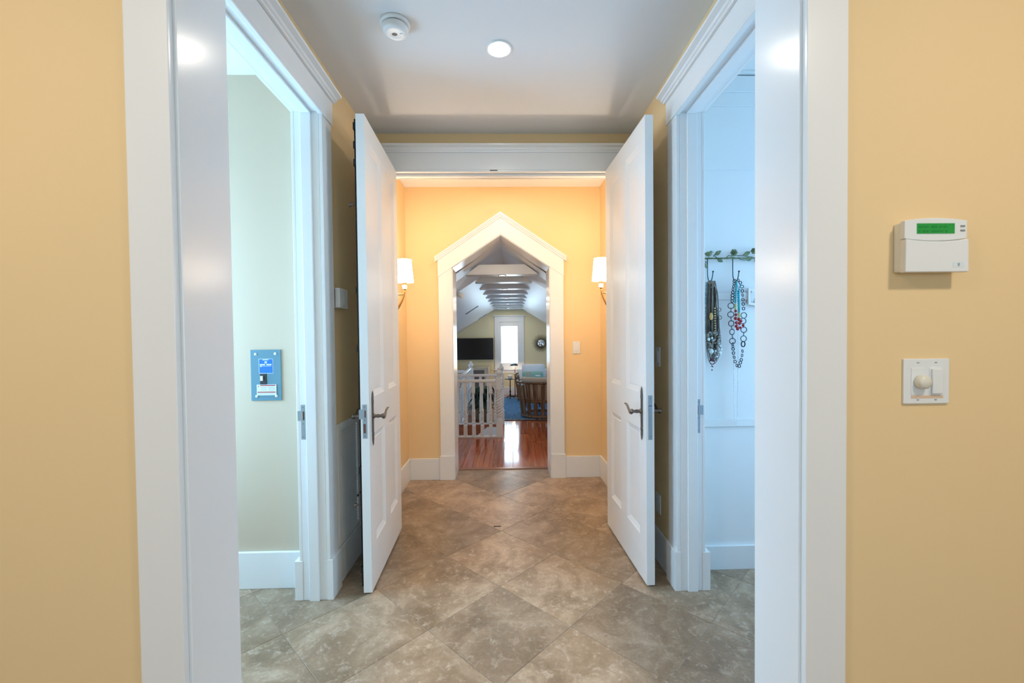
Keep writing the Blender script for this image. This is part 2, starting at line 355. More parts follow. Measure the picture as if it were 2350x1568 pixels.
# ------------------------------------------------------------------ tiled floor
fl = sthing('floor', 'diagonal travertine tile floor of the hall and side rooms', 'floor', (0, 0, -.012))
part('slab', MB().box(-3, 3, -3.2, 4.205, -.10, -.0016), m_grout, fl)
SIDE = .4572; DG = SIDE*sqrt(2); c1, c2 = 2.241, 2.176        # joints: Y-X = c1+k*DG and Y+X = c2+k*DG
def clip(poly, f):
    out = []
    for i in range(len(poly)):
        a, c = poly[i], poly[(i+1) % len(poly)]; fa, fc = f(a), f(c)
        if fa >= 0: out.append(a)
        if (fa >= 0) != (fc >= 0): t_ = fa/(fa-fc); out.append((a[0]+(c[0]-a[0])*t_, a[1]+(c[1]-a[1])*t_))
    return out
def tile_mesh(poly):
    n = len(poly); cx = sum(p[0] for p in poly)/n; cy = sum(p[1] for p in poly)/n
    ins = [(cx+(p[0]-cx)*(1-.0025/max(.03, math.hypot(p[0]-cx, p[1]-cy))), cy+(p[1]-cy)*(1-.0025/max(.03, math.hypot(p[0]-cx, p[1]-cy)))) for p in poly]
    vs = [(p[0], p[1], -.010) for p in poly]+[(p[0], p[1], -.0008) for p in poly]+[(p[0], p[1], 0) for p in ins]
    fs = [tuple(range(2*n, 3*n))]
    for i in range(n):
        j = (i+1) % n; fs += [(i, j, n+j, n+i), (n+i, n+j, 2*n+j, 2*n+i)]
    me = bpy.data.meshes.new('tile'); me.from_pydata(vs, [], fs); me.materials.append(m_tile); return me
h = DG/2-.0010
full = [(-h, 0), (0, -h), (h, 0), (0, h)]; full_me = tile_mesh(full)
TX0, TX1, TY0, TY1 = -2.3, 2.5, .35, 4.203
for i in range(-8, 9):
    for j in range(-8, 9):
        p_, q_ = c1+(i+.5)*DG, c2+(j+.5)*DG; cx, cy = (q_-p_)/2, (q_+p_)/2
        poly = [(cx+a, cy+c) for a, c in full]
        cl = poly
        for f in (lambda p: p[0]-TX0, lambda p: TX1-p[0], lambda p: p[1]-TY0, lambda p: TY1-p[1]): cl = clip(cl, f) if cl else cl
        if len(cl) < 3: continue
        me = full_me if cl == poly else tile_mesh([(a-cx, c-cy) for a, c in cl])
        o = link('tile', me, fl, (cx, cy, .012))
# black flush-bolt strike in the floor and in the head
part('bolt_strike', MB().box(-.084, -.032, 2.917, 2.931, -.003, .0012), m_black, fl)

# ------------------------------------------------------------------ near opening trim
t = sthing('trim_2', 'tall white casing and glossy jambs of the wide near opening', 'door trim', (0, YN0, 0))
CF = 1.025
for s, J, xo, xi in ((-1, JL, at(302, 784, y=CF).x, at(403, 784, y=CF).x), (1, JR, at(1944.5, 784, y=CF).x, at(1851, 784, y=CF).x)):
    part('casing', MB().box(xo, xi, CF, YN0, 0, HEAD+.02), m_white, t, b=.0015)
    part('jamb', MB().box(J, J+s*.012, YN0-.001, 1.229, 0, HEAD), m_jamb, t, b=.0015)
    part('inner_casing', MB().box(J+s*.008, s*.885, YN1, 1.228, 0, HEAD+.02), m_white, t, b=.0015)
part('head_casing', MB().box(at(302, 784, y=CF).x, at(1944.5, 784, y=CF).x, CF, YN0, HEAD+.02, HEAD+.15), m_white, t, b=.0015)
part('head_jamb', MB().box(JL-.012, JR+.012, YN0, 1.229, HEAD, HEAD+.02), m_jamb, t)

# ------------------------------------------------------------------ side doorways
CROWN = [(0, 0), (.012, .0), (.016, .012), (.024, .018), (.028, .034), (.05, .046), (.052, .062), (0, .062)]   # (projection, height)
def side_door(s, Xw, nm, lab):
    """doorway in a hall side wall: s=-1 left, 1 right; Xw = hall wall face"""
    t = sthing(nm, lab, 'door trim', (Xw, DY1, 0))
    cf = Xw-s*.018; xr = -XOL if s < 0 else XOR
    for y0, y1, lr in ((DY1, DY1+.112, 1), (DY0-.112, DY0, -1)):
        yj = DY1 if lr == 1 else DY0
        part('hall_casing', MB().box(cf, Xw, y0, y1, .2, HEAD), m_white, t, b=.0025)
        part('room_casing', MB().box(xr, xr+s*.016, y0, min(y1, 2.25), .15, HEAD), m_white, t, b=.0025)
        part('jamb', MB().box(Xw, xr, yj, yj+lr*.02, 0, HEAD), m_jamb, t, b=.001)
        part('door_stop', MB().box(Xw+s*.035, Xw+s*.085, yj-lr*.012, yj, 0, HEAD-.012), m_jamb, t, b=.002)
        part('plinth_block', MB().box(Xw-s*.031, Xw, y0-.003, y1+.003, 0, .205), m_white, t, b=.002)
        if lr == 1: part('room_plinth', MB().box(xr, xr+s*.041, y0-.003, min(y1, 2.25), 0, .20), m_white, t, b=.002)
    part('head_jamb', MB().box(Xw, xr, DY0-.02, DY1+.02, HEAD, HEAD+.02), m_jamb, t)
    part('head_stop', MB().box(Xw+s*.035, Xw+s*.085, DY0, DY1, HEAD-.012, HEAD), m_jamb, t, b=.002)
    part('head_board', MB().box(cf+s*-.003, Xw, DY0-.125, DY1+.128, HEAD+.002, 2.556), m_white, t, b=.002)
    part('head_bead', MB().box(cf-s*.007, Xw, DY0-.12, DY1+.118, HEAD-.012, HEAD+.002), m_white, t, b=.003)
    part('room_head', MB().box(xr, xr+s*.018, DY0-.05, 2.25, HEAD, 2.56), m_white, t, b=.002)
    b = MB(); b.prism([(cf-s*p*.95-s*.003, 2.556+z_*.58) for p, z_ in CROWN], 1, DY0-.125, DY1+.132); part('crown', b, m_white, t)
    # strike plate let into the far jamb
    sx = s*(1.0085 if s < 0 else .991)
    b = MB(); b.box(sx-.0105, sx+.0105, DY1-.0015, DY1, .817, .991)
    b.box(sx, sx+s*.026, DY1-.004, DY1-.0015, .912, .960)
    p = part('strike_plate', b, m_steel, t, 'grey steel strike plate with lip')
    part('latch_hole', MB().box(sx-.0065, sx+.0065, DY1-.0022, DY1-.0015, .915, .957), m_brownhole, p)
    b = MB()
    for z_ in (.978, .895, .83): b.lathe([(.0036, -.0012), (.0036, 0)], (sx, DY1-.0015, z_), 1, 10)
    part('screw', b, m_grey, p)
    return t
side_door(-1, XL, 'trim_3', 'white cased doorway from the hall to the panel room')
side_door(1, XR, 'trim_4', 'white cased doorway from the hall to the necklace closet')

# ------------------------------------------------------------------ double-door head and jambs
t = sthing('trim_5', 'white crowned head and jambs around the open double doors', 'door trim', (0, YF0, 0))
for s in (-1, 1):
    part('side_casing', MB().box(s*.774, s*.872, 2.907, YF0, .19, 2.462), m_white, t, b=.002)
    part('jamb', MB().box(s*.769, s*.782, 2.915, YF1+.01, 0, 2.462), m_white, t)
    part('rear_casing', MB().box(s*.774, s*.872, YF1, YF1+.018, .19, 2.462), m_white, t, b=.002)
part('head_board', MB().box(-.878, .872, 2.905, YF0, 2.466, 2.585), m_white, t, b=.002)
b = MB(); b.prism([(2.905-p*.75, 2.582+z_*.75) for p, z_ in CROWN], 0, -.882, .876); part('crown', b, m_white, t)
part('head_jamb', MB().box(-.782, .782, 2.907, YF1+.01, 2.462, 2.485), m_white, t, b=.002)
part('head_bead', MB().box(-.776, .776, 2.902, 2.912, 2.452, 2.466), m_white, t, b=.003)
part('head_stop', MB().box(-.769, .769, 2.965, 3.0, 2.445, 2.462), m_white, t, b=.002)
part('rear_head', MB().box(-.872, .872, YF1, YF1+.018, 2.462, 2.56), m_white, t, b=.002)
part('bolt_strike', MB().box(-.083, -.029, 2.918, 2.93, 2.4605, 2.4622), m_black, t)
part('bolt_keeper', MB().box(-.081, -.029, 2.9005, 2.904, 2.4575, 2.4625), m_black, t)

# ------------------------------------------------------------------ gabled doorway trim
t = sthing('trim_6', 'white peaked casing around the doorway to the living room', 'door trim', (GX, YG0, 0))
GF = 3.925
sl = (GA-GS)/GH
def gy(x, z0): return z0-sl*abs(x-GX)
W0 = GH; W1 = GH+.118
for s in (-1, 1):
    xi, xo = GX+s*(GH-.006), GX+s*W1
    part('side_casing', MB().prism([(xi, .19), (xo, .19), (xo, gy(xo, GA-.004)+.02), (xi, gy(xi, GA-.004)+.01)], 1, GF, YG0), m_white, t, b=.0015)
    part('plinth_block', MB().box(GX+s*(GH-.006), xo+s*.008, GF-.012, YG0, 0, .225), m_white, t, b=.002)
    part('jamb', MB().box(GX+s*GH, GX+s*(GH-.014), GF+.006, YG1, 0, gy(GX+s*GH, GA)), m_jamb, t)
    top = GA+.152
    part('gable_board', MB().prism([(GX, GA-.006), (xi, gy(xi, GA-.006)), (xo+s*.004, gy(xo+s*.004, GA-.006)), (xo+s*.004, gy(xo+s*.004, top)), (GX, top)], 1, GF-.004, YG0), m_white, t, b=.0015)
    xe = xo+s*.028
    b = MB()
    for (z0, z1, pr) in ((top-.004, top+.012, .012), (top+.012, top+.026, .024), (top+.026, top+.04, .034)):
        b.prism([(GX, z0), (xe, gy(xe, z0)), (xe, gy(xe, z1)), (GX, z1)], 1, GF-.004-pr, YG0)
    part('gable_crown', b, m_white, t)
    part('soffit', MB().prism([(GX, GA), (GX+s*GH, GS), (GX+s*GH, GS-.012), (GX, GA-.014)], 1, GF+.006, YG1), m_jamb, t)
part('threshold', MB().box(GX-GH, GX+GH, 4.205, 4.262, -.02, .008), m_thresh, t, 'reddish wooden threshold strip', b=.003)

# ------------------------------------------------------------------ baseboards
def base(nm, lab, rects, hgt=.19):
    b = MB()
    for r in rects: b.box(*r, 0, hgt)
    return struct(nm, b, m_white, lab, 'baseboard', .003)
base('baseboard_hall_left', 'white hall baseboard below the return air grille', [(XL, XL+.016, DY1+.115, 2.907)])
base('baseboard_hall_right', 'white hall baseboard behind the right door leaf', [(XR-.016, XR, DY1+.115, 2.907)])
base('baseboard_vestibule_left', 'white baseboard on the left vestibule wall', [(VL, VL+.018, YF1+.018, YG0), (VL+.018, GX-W1-.008, YG0-.018, YG0)], .2)
base('baseboard_vestibule_right', 'white baseboard on the right vestibule wall', [(VR-.018, VR, YF1+.018, YG0), (GX+W1+.008, VR-.018, YG0-.018, YG0)], .2)
base('baseboard_panel_room', 'white baseboard below the blue breaker panel', [(-2.3, -XOL-.042, 2.237, 2.255)], .195)

# ------------------------------------------------------------------ double doors
ZB, ZT = .012, 2.452
def door(nm, lab, s, xa, xb, xh, y0, y1):
    """s: side of the hall; inner face runs from xb (near edge) to xh (hinge)"""
    ang = atan2(xh-xb, y1-y0); L = math.hypot(xh-xb, y1-y0); T = abs(xa-xb)
    T = .0425
    t = thing(nm, lab, 'door', (xb, y0, 0), 0, None, 'structure'); t.rotation_euler = (0, 0, -ang)
    # local: y along the leaf, inner face at x=0, outer at x = s*T
    o = s*T; xs = (0, o)
    st = [(0, .10), (L-.10, L)]; mu = (.315, .425); rails = [(ZB, .24), (.818, 1.012), (2.345, ZT)]
    b = MB()
    for a, c in st: b.box(0, o, a, c, ZB, ZT)
    for z0, z1 in rails: b.box(0, o, .10, L-.10, z0, z1)
    for z0, z1 in ((.24, .818), (1.012, 2.345)): b.box(0, o, mu[0], mu[1], z0, z1)
    part('leaf_frame', b, m_door, t, local=True)
    for (y_0, y_1) in ((.10, mu[0]), (mu[1], L-.10)):
        for (z0, z1) in ((.24, .818), (1.012, 2.345)):
            vs = []; i1, i2, i3 = .010, .030, .034
            for (ins, dep) in ((0, .0), (i1, .005), (i2, .013), (i3, .0105)):
                for side in (0, 1):
                    x = s*dep if side == 0 else o-s*dep
                    vs += [(x, y_0+ins, z0+ins), (x, y_1-ins, z0+ins), (x, y_1-ins, z1-ins), (x, y_0+ins, z1-ins)]
            fs = []
            for k in range(3):
                for side in (0, 1):
                    A = k*8+side*4; Bq = (k+1)*8+side*4
                    for q in range(4):
                        r = (q+1) % 4; f = (A+q, A+r, Bq+r, Bq+q); fs.append(f if (side == 0) == (s < 0) else f[::-1])
            for side in (0, 1):
                A = 24+side*4; f = (A, A+1, A+2, A+3); fs.append(f if (side == 0) == (s < 0) else f[::-1])
            part('panel', MB().add(vs, fs), m_door, t, local=True)
    return t, L, T
def handle_set(t, s, T, yh, zc, inner=True):
    """long pierced plate with a waved lever; on the inner face x=0 (out = -s) or on the outer face"""
    out = -s if inner else s; x0 = 0 if inner else s*T
    X = lambda d: x0+out*d
    b = MB()
    b.box(X(0), X(.006), yh-.0095, yh+.0095, zc-.085, zc+.062)
    for zz, hh in ((zc+.075, .016), (zc+.097, .013), (zc-.098, .016), (zc-.120, .013)):
        b.tube([(X(.004), yh+.0085*cos(a)*(1 if hh > .014 else .75), zz+hh*sin(a)) for a in [2*pi*k/14 for k in range(14)]], .0034, 6, closed=True)
    b.lathe([(.0045, 0), (.0035, .012), (.0005, .026)], (X(.004), yh, zc+.108), 2, 8); b.lathe([(.0005, -.026), (.0035, -.012), (.0045, 0)], (X(.004), yh, zc-.131), 2, 8)
    p = part('escutcheon', b, m_pewter, t, 'long pierced pewter backplate', local=True)
    b = MB()
    prof = [(.013, .006), (.013, .012), (.009, .015), (.0085, .024), (.011, .030), (.0085, .036), (.008, .048), (.0125, .052), (.0135, .058), (.010, .064), (.002, .066)]
    b.lathe([(r, d*out) for r, d in prof], (x0, yh, zc), 0, 14)
    pts = [(0, -.004), (.012, -.010), (.030, -.010), (.050, .002), (.070, .017), (.090, .025), (.112, .026), (.122, .024)]
    b.tube([(X(.056), yh+a, zc+c) for a, c in pts], [.0075, .0085, .008, .0065, .006, .0055, .0045, .003], 10)
    part('lever', smooth_all(b), m_pewter, p, 'curved pewter lever handle', local=True)
dl, LL, T = door('door_1', 'left white panelled door leaf with vertical bolt, standing open', -1, -.7354, -.6908, -.7157, 2.1624, 2.8986)
handle_set(dl, -1, T, .056, .914, True); handle_set(dl, -1, T, .056, .914, False)
b = MB(); b.box(-.033, -.011, -.0015, .001, .809, .983); b.box(-.05, -.022, -.004, -.0015, .909, .958)
p = part('strike_plate', b, m_steel, dl, 'grey steel strike plate with two brown slots', local=True)
part('latch_slot', MB().box(-.0295, -.0165, -.0024, -.0015, .917, .952), m_brownhole, p, local=True)
part('deadbolt_slot', MB().box(-.0285, -.0175, -.0024, -.0015, .836, .884), m_brownhole, p, local=True)
b = MB()
for z in (.97, .902, .822): b.lathe([(.0036, -.0026), (.0036, -.0015)], (-.023, 0, z), 1, 10)
part('screw', b, m_grey, p, local=True)
b = MB(); b.tube([(-T-.012, .034, .03), (-T-.012, .034, 2.44)], .006, 8)
for z in (.10, .62, 1.25, 1.55, 2.2, 2.29, 2.385): b.box(-T-.020, -T, .022, .046, z, z+.035)
bo = part('surface_bolt', b, m_black, dl, 'black iron vertical bolt on the back of the leaf', local=True)
for z in (2.006, .455):
    part('bolt_knob', MB().lathe([(.005, -.02), (.004, -.035), (.010, -.04), (.012, -.047), (.008, -.052), (.001, -.053)][::-1], (-T, .034, z), 0, 12), m_pewter, bo, local=True)
dr, LR, T = door('door_2', 'right white panelled door leaf with latch faceplate, standing open', 1, .7771, .7359, .7107, 2.1662, 2.8994)
handle_set(dr, 1, T, .056, .918, True); handle_set(dr, 1, T, .056, .918, False)
p = part('lock_faceplate', MB().box(.011, .032, -.0015, .001, .777, 1.0085), m_steel, dr, 'grey steel lock faceplate', local=True)
part('latch', MB().box(.014, .029, -.005, -.0015, .918, .952), m_steel, p, local=True)
part('latch_gap', MB().box(.0125, .0305, -.0022, -.0015, .953, .9555), m_dark, p, local=True)
part('deadbolt', MB().box(.0155, .0275, -.0035, -.0015, .842, .892), m_steel, p, local=True)
b = MB()
for z in (.993, .795): b.lathe([(.0036, -.0026), (.0036, -.0015)], (.0215, 0, z), 1, 10)
part('screw', b, m_grey, p, local=True)
part('thumb_turn', MB().lathe([(.013, 0), (.013, .006), (.004, .008), (.004, .02)], (T, .06, .845), 0, 12), m_pewter, dr, local=True)

# ================================================================== WALL AND CEILING FITTINGS (near part)
# --- hall downlight, smoke detector
c = at(1145, 113, z=CE-.002)
t = thing('recessed_downlight', 'glowing round recessed downlight in the hall ceiling', 'ceiling light', (c.x, c.y, CE))
part('trim_ring', MB().lathe([(.064, 0), (.064, -.003), (.060, -.006), (.052, -.004), (.050, 0)], (c.x, c.y, CE), 2, 40, cap=False), m_plastic, t)
part('lens', MB().lathe([(.0001, -.006), (.03, -.0055), (.051, -.002), (.051, -.0005)], (c.x, c.y, CE), 2, 40), m_lampwarm, t)
lamp('downlight_beam', 'AREA', (0, 0, -.012), P_HALL, NEUT, .10, parent=t)
t = thing('recessed_downlight', 'round recessed downlight in the vestibule ceiling between the sconces', 'ceiling light', (-.01, 3.32, CE))
part('trim_ring', MB().lathe([(.064, 0), (.064, -.003), (.060, -.006), (.052, -.004), (.050, 0)], (-.01, 3.32, CE), 2, 40, cap=False), m_plastic, t)
part('lens', MB().lathe([(.0001, -.006), (.03, -.0055), (.051, -.002), (.051, -.0005)], (-.01, 3.32, CE), 2, 40), m_lampwarm, t)
lamp('downlight_beam', 'AREA', (0, 0, -.012), P_VEST, WARM, .10, parent=t)
c = at(907, 72, z=2.685)
t = thing('smoke_detector', 'round white smoke detector on the hall ceiling', 'smoke detector', (c.x, c.y, CE))
part('mounting_base', MB().lathe([(.066, 0), (.066, -.006), (.063, -.012), (.056, -.015)], (c.x, c.y, CE), 2, 40), m_plastic, t)
part('shadow_gap', MB().lathe([(.0535, -.015), (.0535, -.0185)], (c.x, c.y, CE), 2, 40), m_dark, t)
part('body', smooth_all(MB().lathe([(.057, -.0185), (.058, -.024), (.056, -.036), (.050, -.044), (.040, -.047), (.026, -.0455), (.02, -.045), (.0001, -.045)], (c.x, c.y, CE), 2, 40)), m_plastic, t)
b = MB()
for k in range(-2, 3):
    hl = .010-.0022*abs(k); b.box(c.x-.004+k*.0048-.0011, c.x-.004+k*.0048+.0011, c.y+.004-hl, c.y+.004+hl, CE-.0466, CE-.0448)
part('sounder_slots', b, m_dark, t)
part('test_button', MB().lathe([(.0085, -.044), (.0085, -.0475), (.007, -.0485)], (c.x+.027, c.y+.006, CE), 2, 16), m_plastic, t)
# --- ceiling lamps of the rooms at the sides and of the near room
def flush(nm, lab, x, y, z, r, power, col, mt):
    t = thing(nm, lab, 'ceiling light', (x, y, z))
    part('housing', MB().lathe([(r, 0), (r, -.02), (r-.01, -.026)], (x, y, z), 2, 32), m_plastic, t)
    part('diffuser', smooth_all(MB().lathe([(r-.012, -.026), (r*.7, -.035), (.0001, -.04)], (x, y, z), 2, 32)), mt, t)
    lamp('lamp_light', 'AREA', (0, 0, -.05), power, col, 2*r, parent=t)
for x, lb in ((-1.25, 'round downlight in the near room, over its left half'), (1.25, 'round downlight in the near room, over its right half')):
    flush('recessed_ceiling_light', lb, x, -.15, CE, .11, P_CAMROOM, NEUT, m_lampwarm)

# --- alarm keypad
KY = YN0
def kx(u, v=560, y=YN0-.034): return at(u, v, y=y)
t = thing('alarm_keypad', 'white alarm keypad with green display on the yellow wall', 'keypad', (kx(2145).x, YN0, kx(2145, 622).z))
a = kx(2077, 506); c = kx(2219, 624); x0, x1, z1, z0 = a.x, c.x, a.z, c.z; zm = kx(2140, 549).z
Yf = YN0-.034
part('back_housing', MB().box(x0+.003, x1-.003, Yf+.012, YN0, z0+.003, z1-.002), m_plastic, t, b=.003)
n = 12
arc = [(x0+(x1-x0)*k/n, z1+.006*(1-(2*k/n-1)**2)) for k in range(n+1)]
low = [(x0+(x1-x0)*k/n, zm+.002-.006*(1-(2*k/n-1)**2)) for k in range(n+1)]
part('upper_cover', MB().prism([*low, *arc[::-1]], 1, Yf, Yf+.014), m_plastic, t, b=.002)
part('flip_cover', MB().prism([(x0-.001, z0), (x1+.001, z0), *[(p, q-.0018) for p, q in low[::-1]]], 1, Yf-.004, Yf+.012), m_plastic, t, b=.002)
a = kx(2104, 513, Yf); c = kx(2190, 536, Yf)
d = part('display', MB().box(a.x, c.x, Yf-.0012, Yf, c.z, a.z), m_lcd, t, 'green lit display')
b = MB(); random.seed(3)
for r in range(2):
    for k in range(15):
        if random.random() < .8:
            xx = a.x+.004+k*.0052; zz = a.z-.0065-r*.0105
            b.box(xx, xx+.0034, Yf-.0016, Yf-.0012, zz-.0055*random.uniform(.5, 1), zz)
part('display_text', b, m_lcdtxt, d)
b = MB()
for v in (519, 529):
    q = kx(2209, v, Yf); b.box(q.x-.0055, q.x+.0055, Yf-.0012, Yf, q.z-.002, q.z+.002)
part('indicator_led', b, m_grey, t)
q = kx(2196, 608, Yf); part('logo_plate', MB().box(q.x-.014, q.x+.013, Yf-.0046, Yf-.004, q.z-.006, q.z+.006), m_stickw, t)
part('logo_mark', MB().box(q.x-.003, q.x+.002, Yf-.0050, Yf-.0046, q.z-.0035, q.z+.004), m_stickg, t)

# --- wall plates
def plate(nm, lab, cat, c, wd, ht, axis, sgn, kind, group=None):
    """c = centre on the wall; axis 0: wall across x, 1: across y; sgn = direction it faces"""
    def B(u0, u1, d0, d1, z0, z1):
        if axis == 1: return MB().box(c[0]+u0, c[0]+u1, c[1]+sgn*d0, c[1]+sgn*d1, c[2]+z0, c[2]+z1)
        return MB().box(c[0]+sgn*d0, c[0]+sgn*d1, c[1]+u0, c[1]+u1, c[2]+z0, c[2]+z1)
    t = thing(nm, lab, cat, (c[0], c[1], c[2]-ht/2), group=group)
    part('cover_plate', B(-wd/2, wd/2, 0, .006, -ht/2, ht/2), m_plastic, t, b=.002)
    if kind == 'rocker':
        part('rocker_frame', B(-.0175, .0175, .006, .0075, -.034, .034), m_plastic, t, b=.0008)
        part('rocker', B(-.0145, .0145, .0075, .0105, -.031, .031), m_plastic, t, b=.0015)
    if kind == 'outlet':
        for z in (-.02, .02): part('socket', B(-.016, .016, .006, .0075, z-.014, z+.014), m_plastic, t, b=.003)
    if kind in ('rocker', 'outlet', 'dual'):
        for z in (-.047, .047):
            for u in ((-.023, .023) if kind == 'dual' else (0,)):
                part('screw', B(u-.0028, u+.0028, .006, .0068, z-.0012, z+.0012), m_grey, t)
    return t, B
q0 = at(2074, 824, y=YN0-.005); q1 = at(2177.5, 926, y=YN0-.005)
c = ((q0.x+q1.x)/2, YN0, (q0.z+q1.z)/2)
t, B = plate('dimmer_switch_plate', 'white two gang plate with dimmer knob and rocker below the keypad', 'light switch', c, q1.x-q0.x, q0.z-q1.z, 1, -1, 'dual')
part('dimmer_insert', B(-.041, -.007, .006, .0075, -.034, .034), m_plastic, t, b=.0008)
part('dimmer_knob', smooth_all(MB().lathe([(.0165, -.0075), (.0175, -.012), (.0165, -.022), (.012, -.026), (.0001, -.027)][::-1], (c[0]-.019, c[1], c[2]-.001), 1, 24)), m_plastic2, t, 'ivory round dimmer knob')
part('rocker_frame', B(.006, .040, .006, .0072, -.034, .034), m_plastic, t, b=.0008)
part('rocker', B(.0095, .0365, .0072, .0125, -.031, .031), m_plastic, t, b=.0015)
part('residue_strip', B(-.040, .042, .006, .0066, -.043, -.036), m_peach, t, 'peach coloured strip across the plate bottom')
q = at(1323, 798, y=YG0-.005); plate('light_switch', 'white rocker switch on the warm wall beside the peaked doorway', 'light switch', (q.x, YG0, q.z), .068, .114, 1, -1, 'rocker')
plate('light_switch', 'white rocker switch behind the open right door leaf', 'light switch', (XR, 2.435, 1.197), .07, .113, 0, -1, 'rocker')
plate('wall_outlet', 'white outlet plate low behind the open right door leaf', 'outlet', (XR, 2.437, .337), .07, .113, 0, -1, 'outlet')

# --- door chime box on the left hall wall
t = thing('door_chime', 'small white box on the wall between the casing and the open left door', 'chime box', (XL, 2.325, 1.487))
part('back_plate', MB().box(XL, XL+.008, 2.268, 2.385, 1.487, 1.592), m_plastic, t, b=.001)
part('gap', MB().box(XL+.008, XL+.011, 2.272, 2.381, 1.491, 1.588), m_dark, t)
part('cover', MB().box(XL+.011, XL+.036, 2.268, 2.385, 1.487, 1.592), m_plastic, t, b=.003)
part('brand_mark', MB().box(XL+.036, XL+.0364, 2.318, 2.334, 1.496, 1.501), m_stickg, t)

# --- return air grille
t = thing('return_air_grille', 'tall white louvred return air grille behind the left door', 'air grille', (XL, 2.57, .195))
GY0, GY1, GZ0, GZ1 = 2.272, 2.87, .195, .86
b = MB()
for (a0, a1, c0, c1_) in ((GY0, GY1, GZ1-.042, GZ1), (GY0, GY1, GZ0, GZ0+.03), (GY0, GY0+.045, GZ0+.03, GZ1-.042), (GY1-.045, GY1, GZ0+.03, GZ1-.042)): b.box(XL, XL+.012, a0, a1, c0, c1_)
part('frame', b, m_white, t, b=.002)
part('back_panel', MB().box(XL+.0002, XL+.001, GY0+.045, GY1-.045, GZ0+.03, GZ1-.042), m_dark, t)
part('centre_bar', MB().box(XL+.004, XL+.0165, 2.552, 2.572, GZ0+.03, GZ1-.042), m_white, t)
sm_ = MB().prism([(-.0052, .0068), (-.0042, .0076), (.0058, -.0078), (.0048, -.0086)], 1, -(GY1-GY0)/2+.046, (GY1-GY0)/2-.046).mesh('louvre', m_white)
N = 36; z_lo, z_hi = GZ0+.04, GZ1-.052
s0 = link('louvre', sm_, t, (.0062, 0, z_lo-GZ0))
for k in range(1, N): copy(s0, t, (0, 0, (z_hi-z_lo)*k/(N-1)))
for k in (0, 1): part('latch', MB().lathe([(.008, .012), (.008, .018), (.003, .022)], (XL, 2.55+.05*k, .375), 0, 12), m_pewter, t)

# --- blue breaker panel in the side room
PY = 2.255
t = thing('breaker_panel', 'blue grey breaker panel with stickers on the pale cream wall', 'breaker panel', (-1.253, PY, .998))
x0, x1, z0, z1 = -1.333, -1.176, .9985, 1.2665
part('cover_plate', MB().box(x0, x1, PY-.006, PY, z0, z1), m_pluto, t, b=.001)
for (u, v) in ((586, 813), (631, 812), (589, 910), (634, 909)):
    q = at(u, v, y=PY-.008); part('screw', MB().lathe([(.002, -.0098), (.0058, -.0095), (.0072, -.008), (.0075, -.006)], (q.x, PY, q.z), 1, 14), m_stickw, t)
a = at(594, 824, y=PY-.006); c = at(627, 857, y=PY-.006)
part('label_border', MB().box(a.x, c.x, PY-.0066, PY-.006, c.z, a.z), m_stickw, t)
p = part('blue_label', MB().box(a.x+.002, c.x-.002, PY-.0071, PY-.0066, c.z+.002, a.z-.002), m_blue, t, 'bright blue sticker with white marks')
wd, hg = c.x-a.x, a.z-c.z; L_ = lambda u0, u1, v0, v1, mt, nm: part(nm, MB().box(a.x+wd*u0, a.x+wd*u1, PY-.0075, PY-.0071, a.z-hg*v1, a.z-hg*v0), mt, p)
L_(.28, .68, .05, .09, m_stickw, 'printed_line'); L_(.41, .57, .17, .31, m_stickw, 'printed_square'); L_(.46, .52, .21, .27, m_stickg, 'printed_dot')
L_(.07, .44, .36, .44, m_stickw, 'printed_bar'); L_(.54, .90, .36, .44, m_stickw, 'printed_bar'); L_(.10, .20, .47, .55, m_stickw, 'printed_dash'); L_(.24, .88, .495, .515, m_stickw, 'printed_line')
a = at(597, 858.5, y=PY-.006); c = at(612, 883, y=PY-.006)
p = part('breaker_switch', MB().box(a.x, c.x, PY-.009, PY-.006, c.z, a.z), m_dark, t, b=.001)
part('toggle', MB().box(a.x+.004, a.x+.017, PY-.015, PY-.009, a.z-.036, a.z-.010), m_plastic2, p, b=.001)
a = at(590, 883, y=PY-.006); c = at(635, 907, y=PY-.006); wd, hg = c.x-a.x, a.z-c.z
p = part('warning_label', MB().box(a.x, c.x, PY-.0096, PY-.006, c.z, a.z), m_stickw, t, 'white warning label with red lines')
L_ = lambda u0, u1, v0, v1, mt, nm: part(nm, MB().box(a.x+wd*u0, a.x+wd*u1, PY-.0100, PY-.0096, a.z-hg*v1, a.z-hg*v0), mt, p)
L_(.18, .96, .04, .14, m_stickr, 'red_line'); L_(.03, .97, .66, .76, m_stickr, 'red_line')
L_(.07, .11, .1, .22, m_stickr, 'hazard_mark')
for v in (.24, .34, .44, .54): L_(.20, .52, v, v+.04, m_stickg, 'text_line'); L_(.58, .95, v, v+.04, m_stickg, 'text_line')
for v in (.82, .90): L_(.05, .92, v, v+.03, m_stickg, 'text_line')

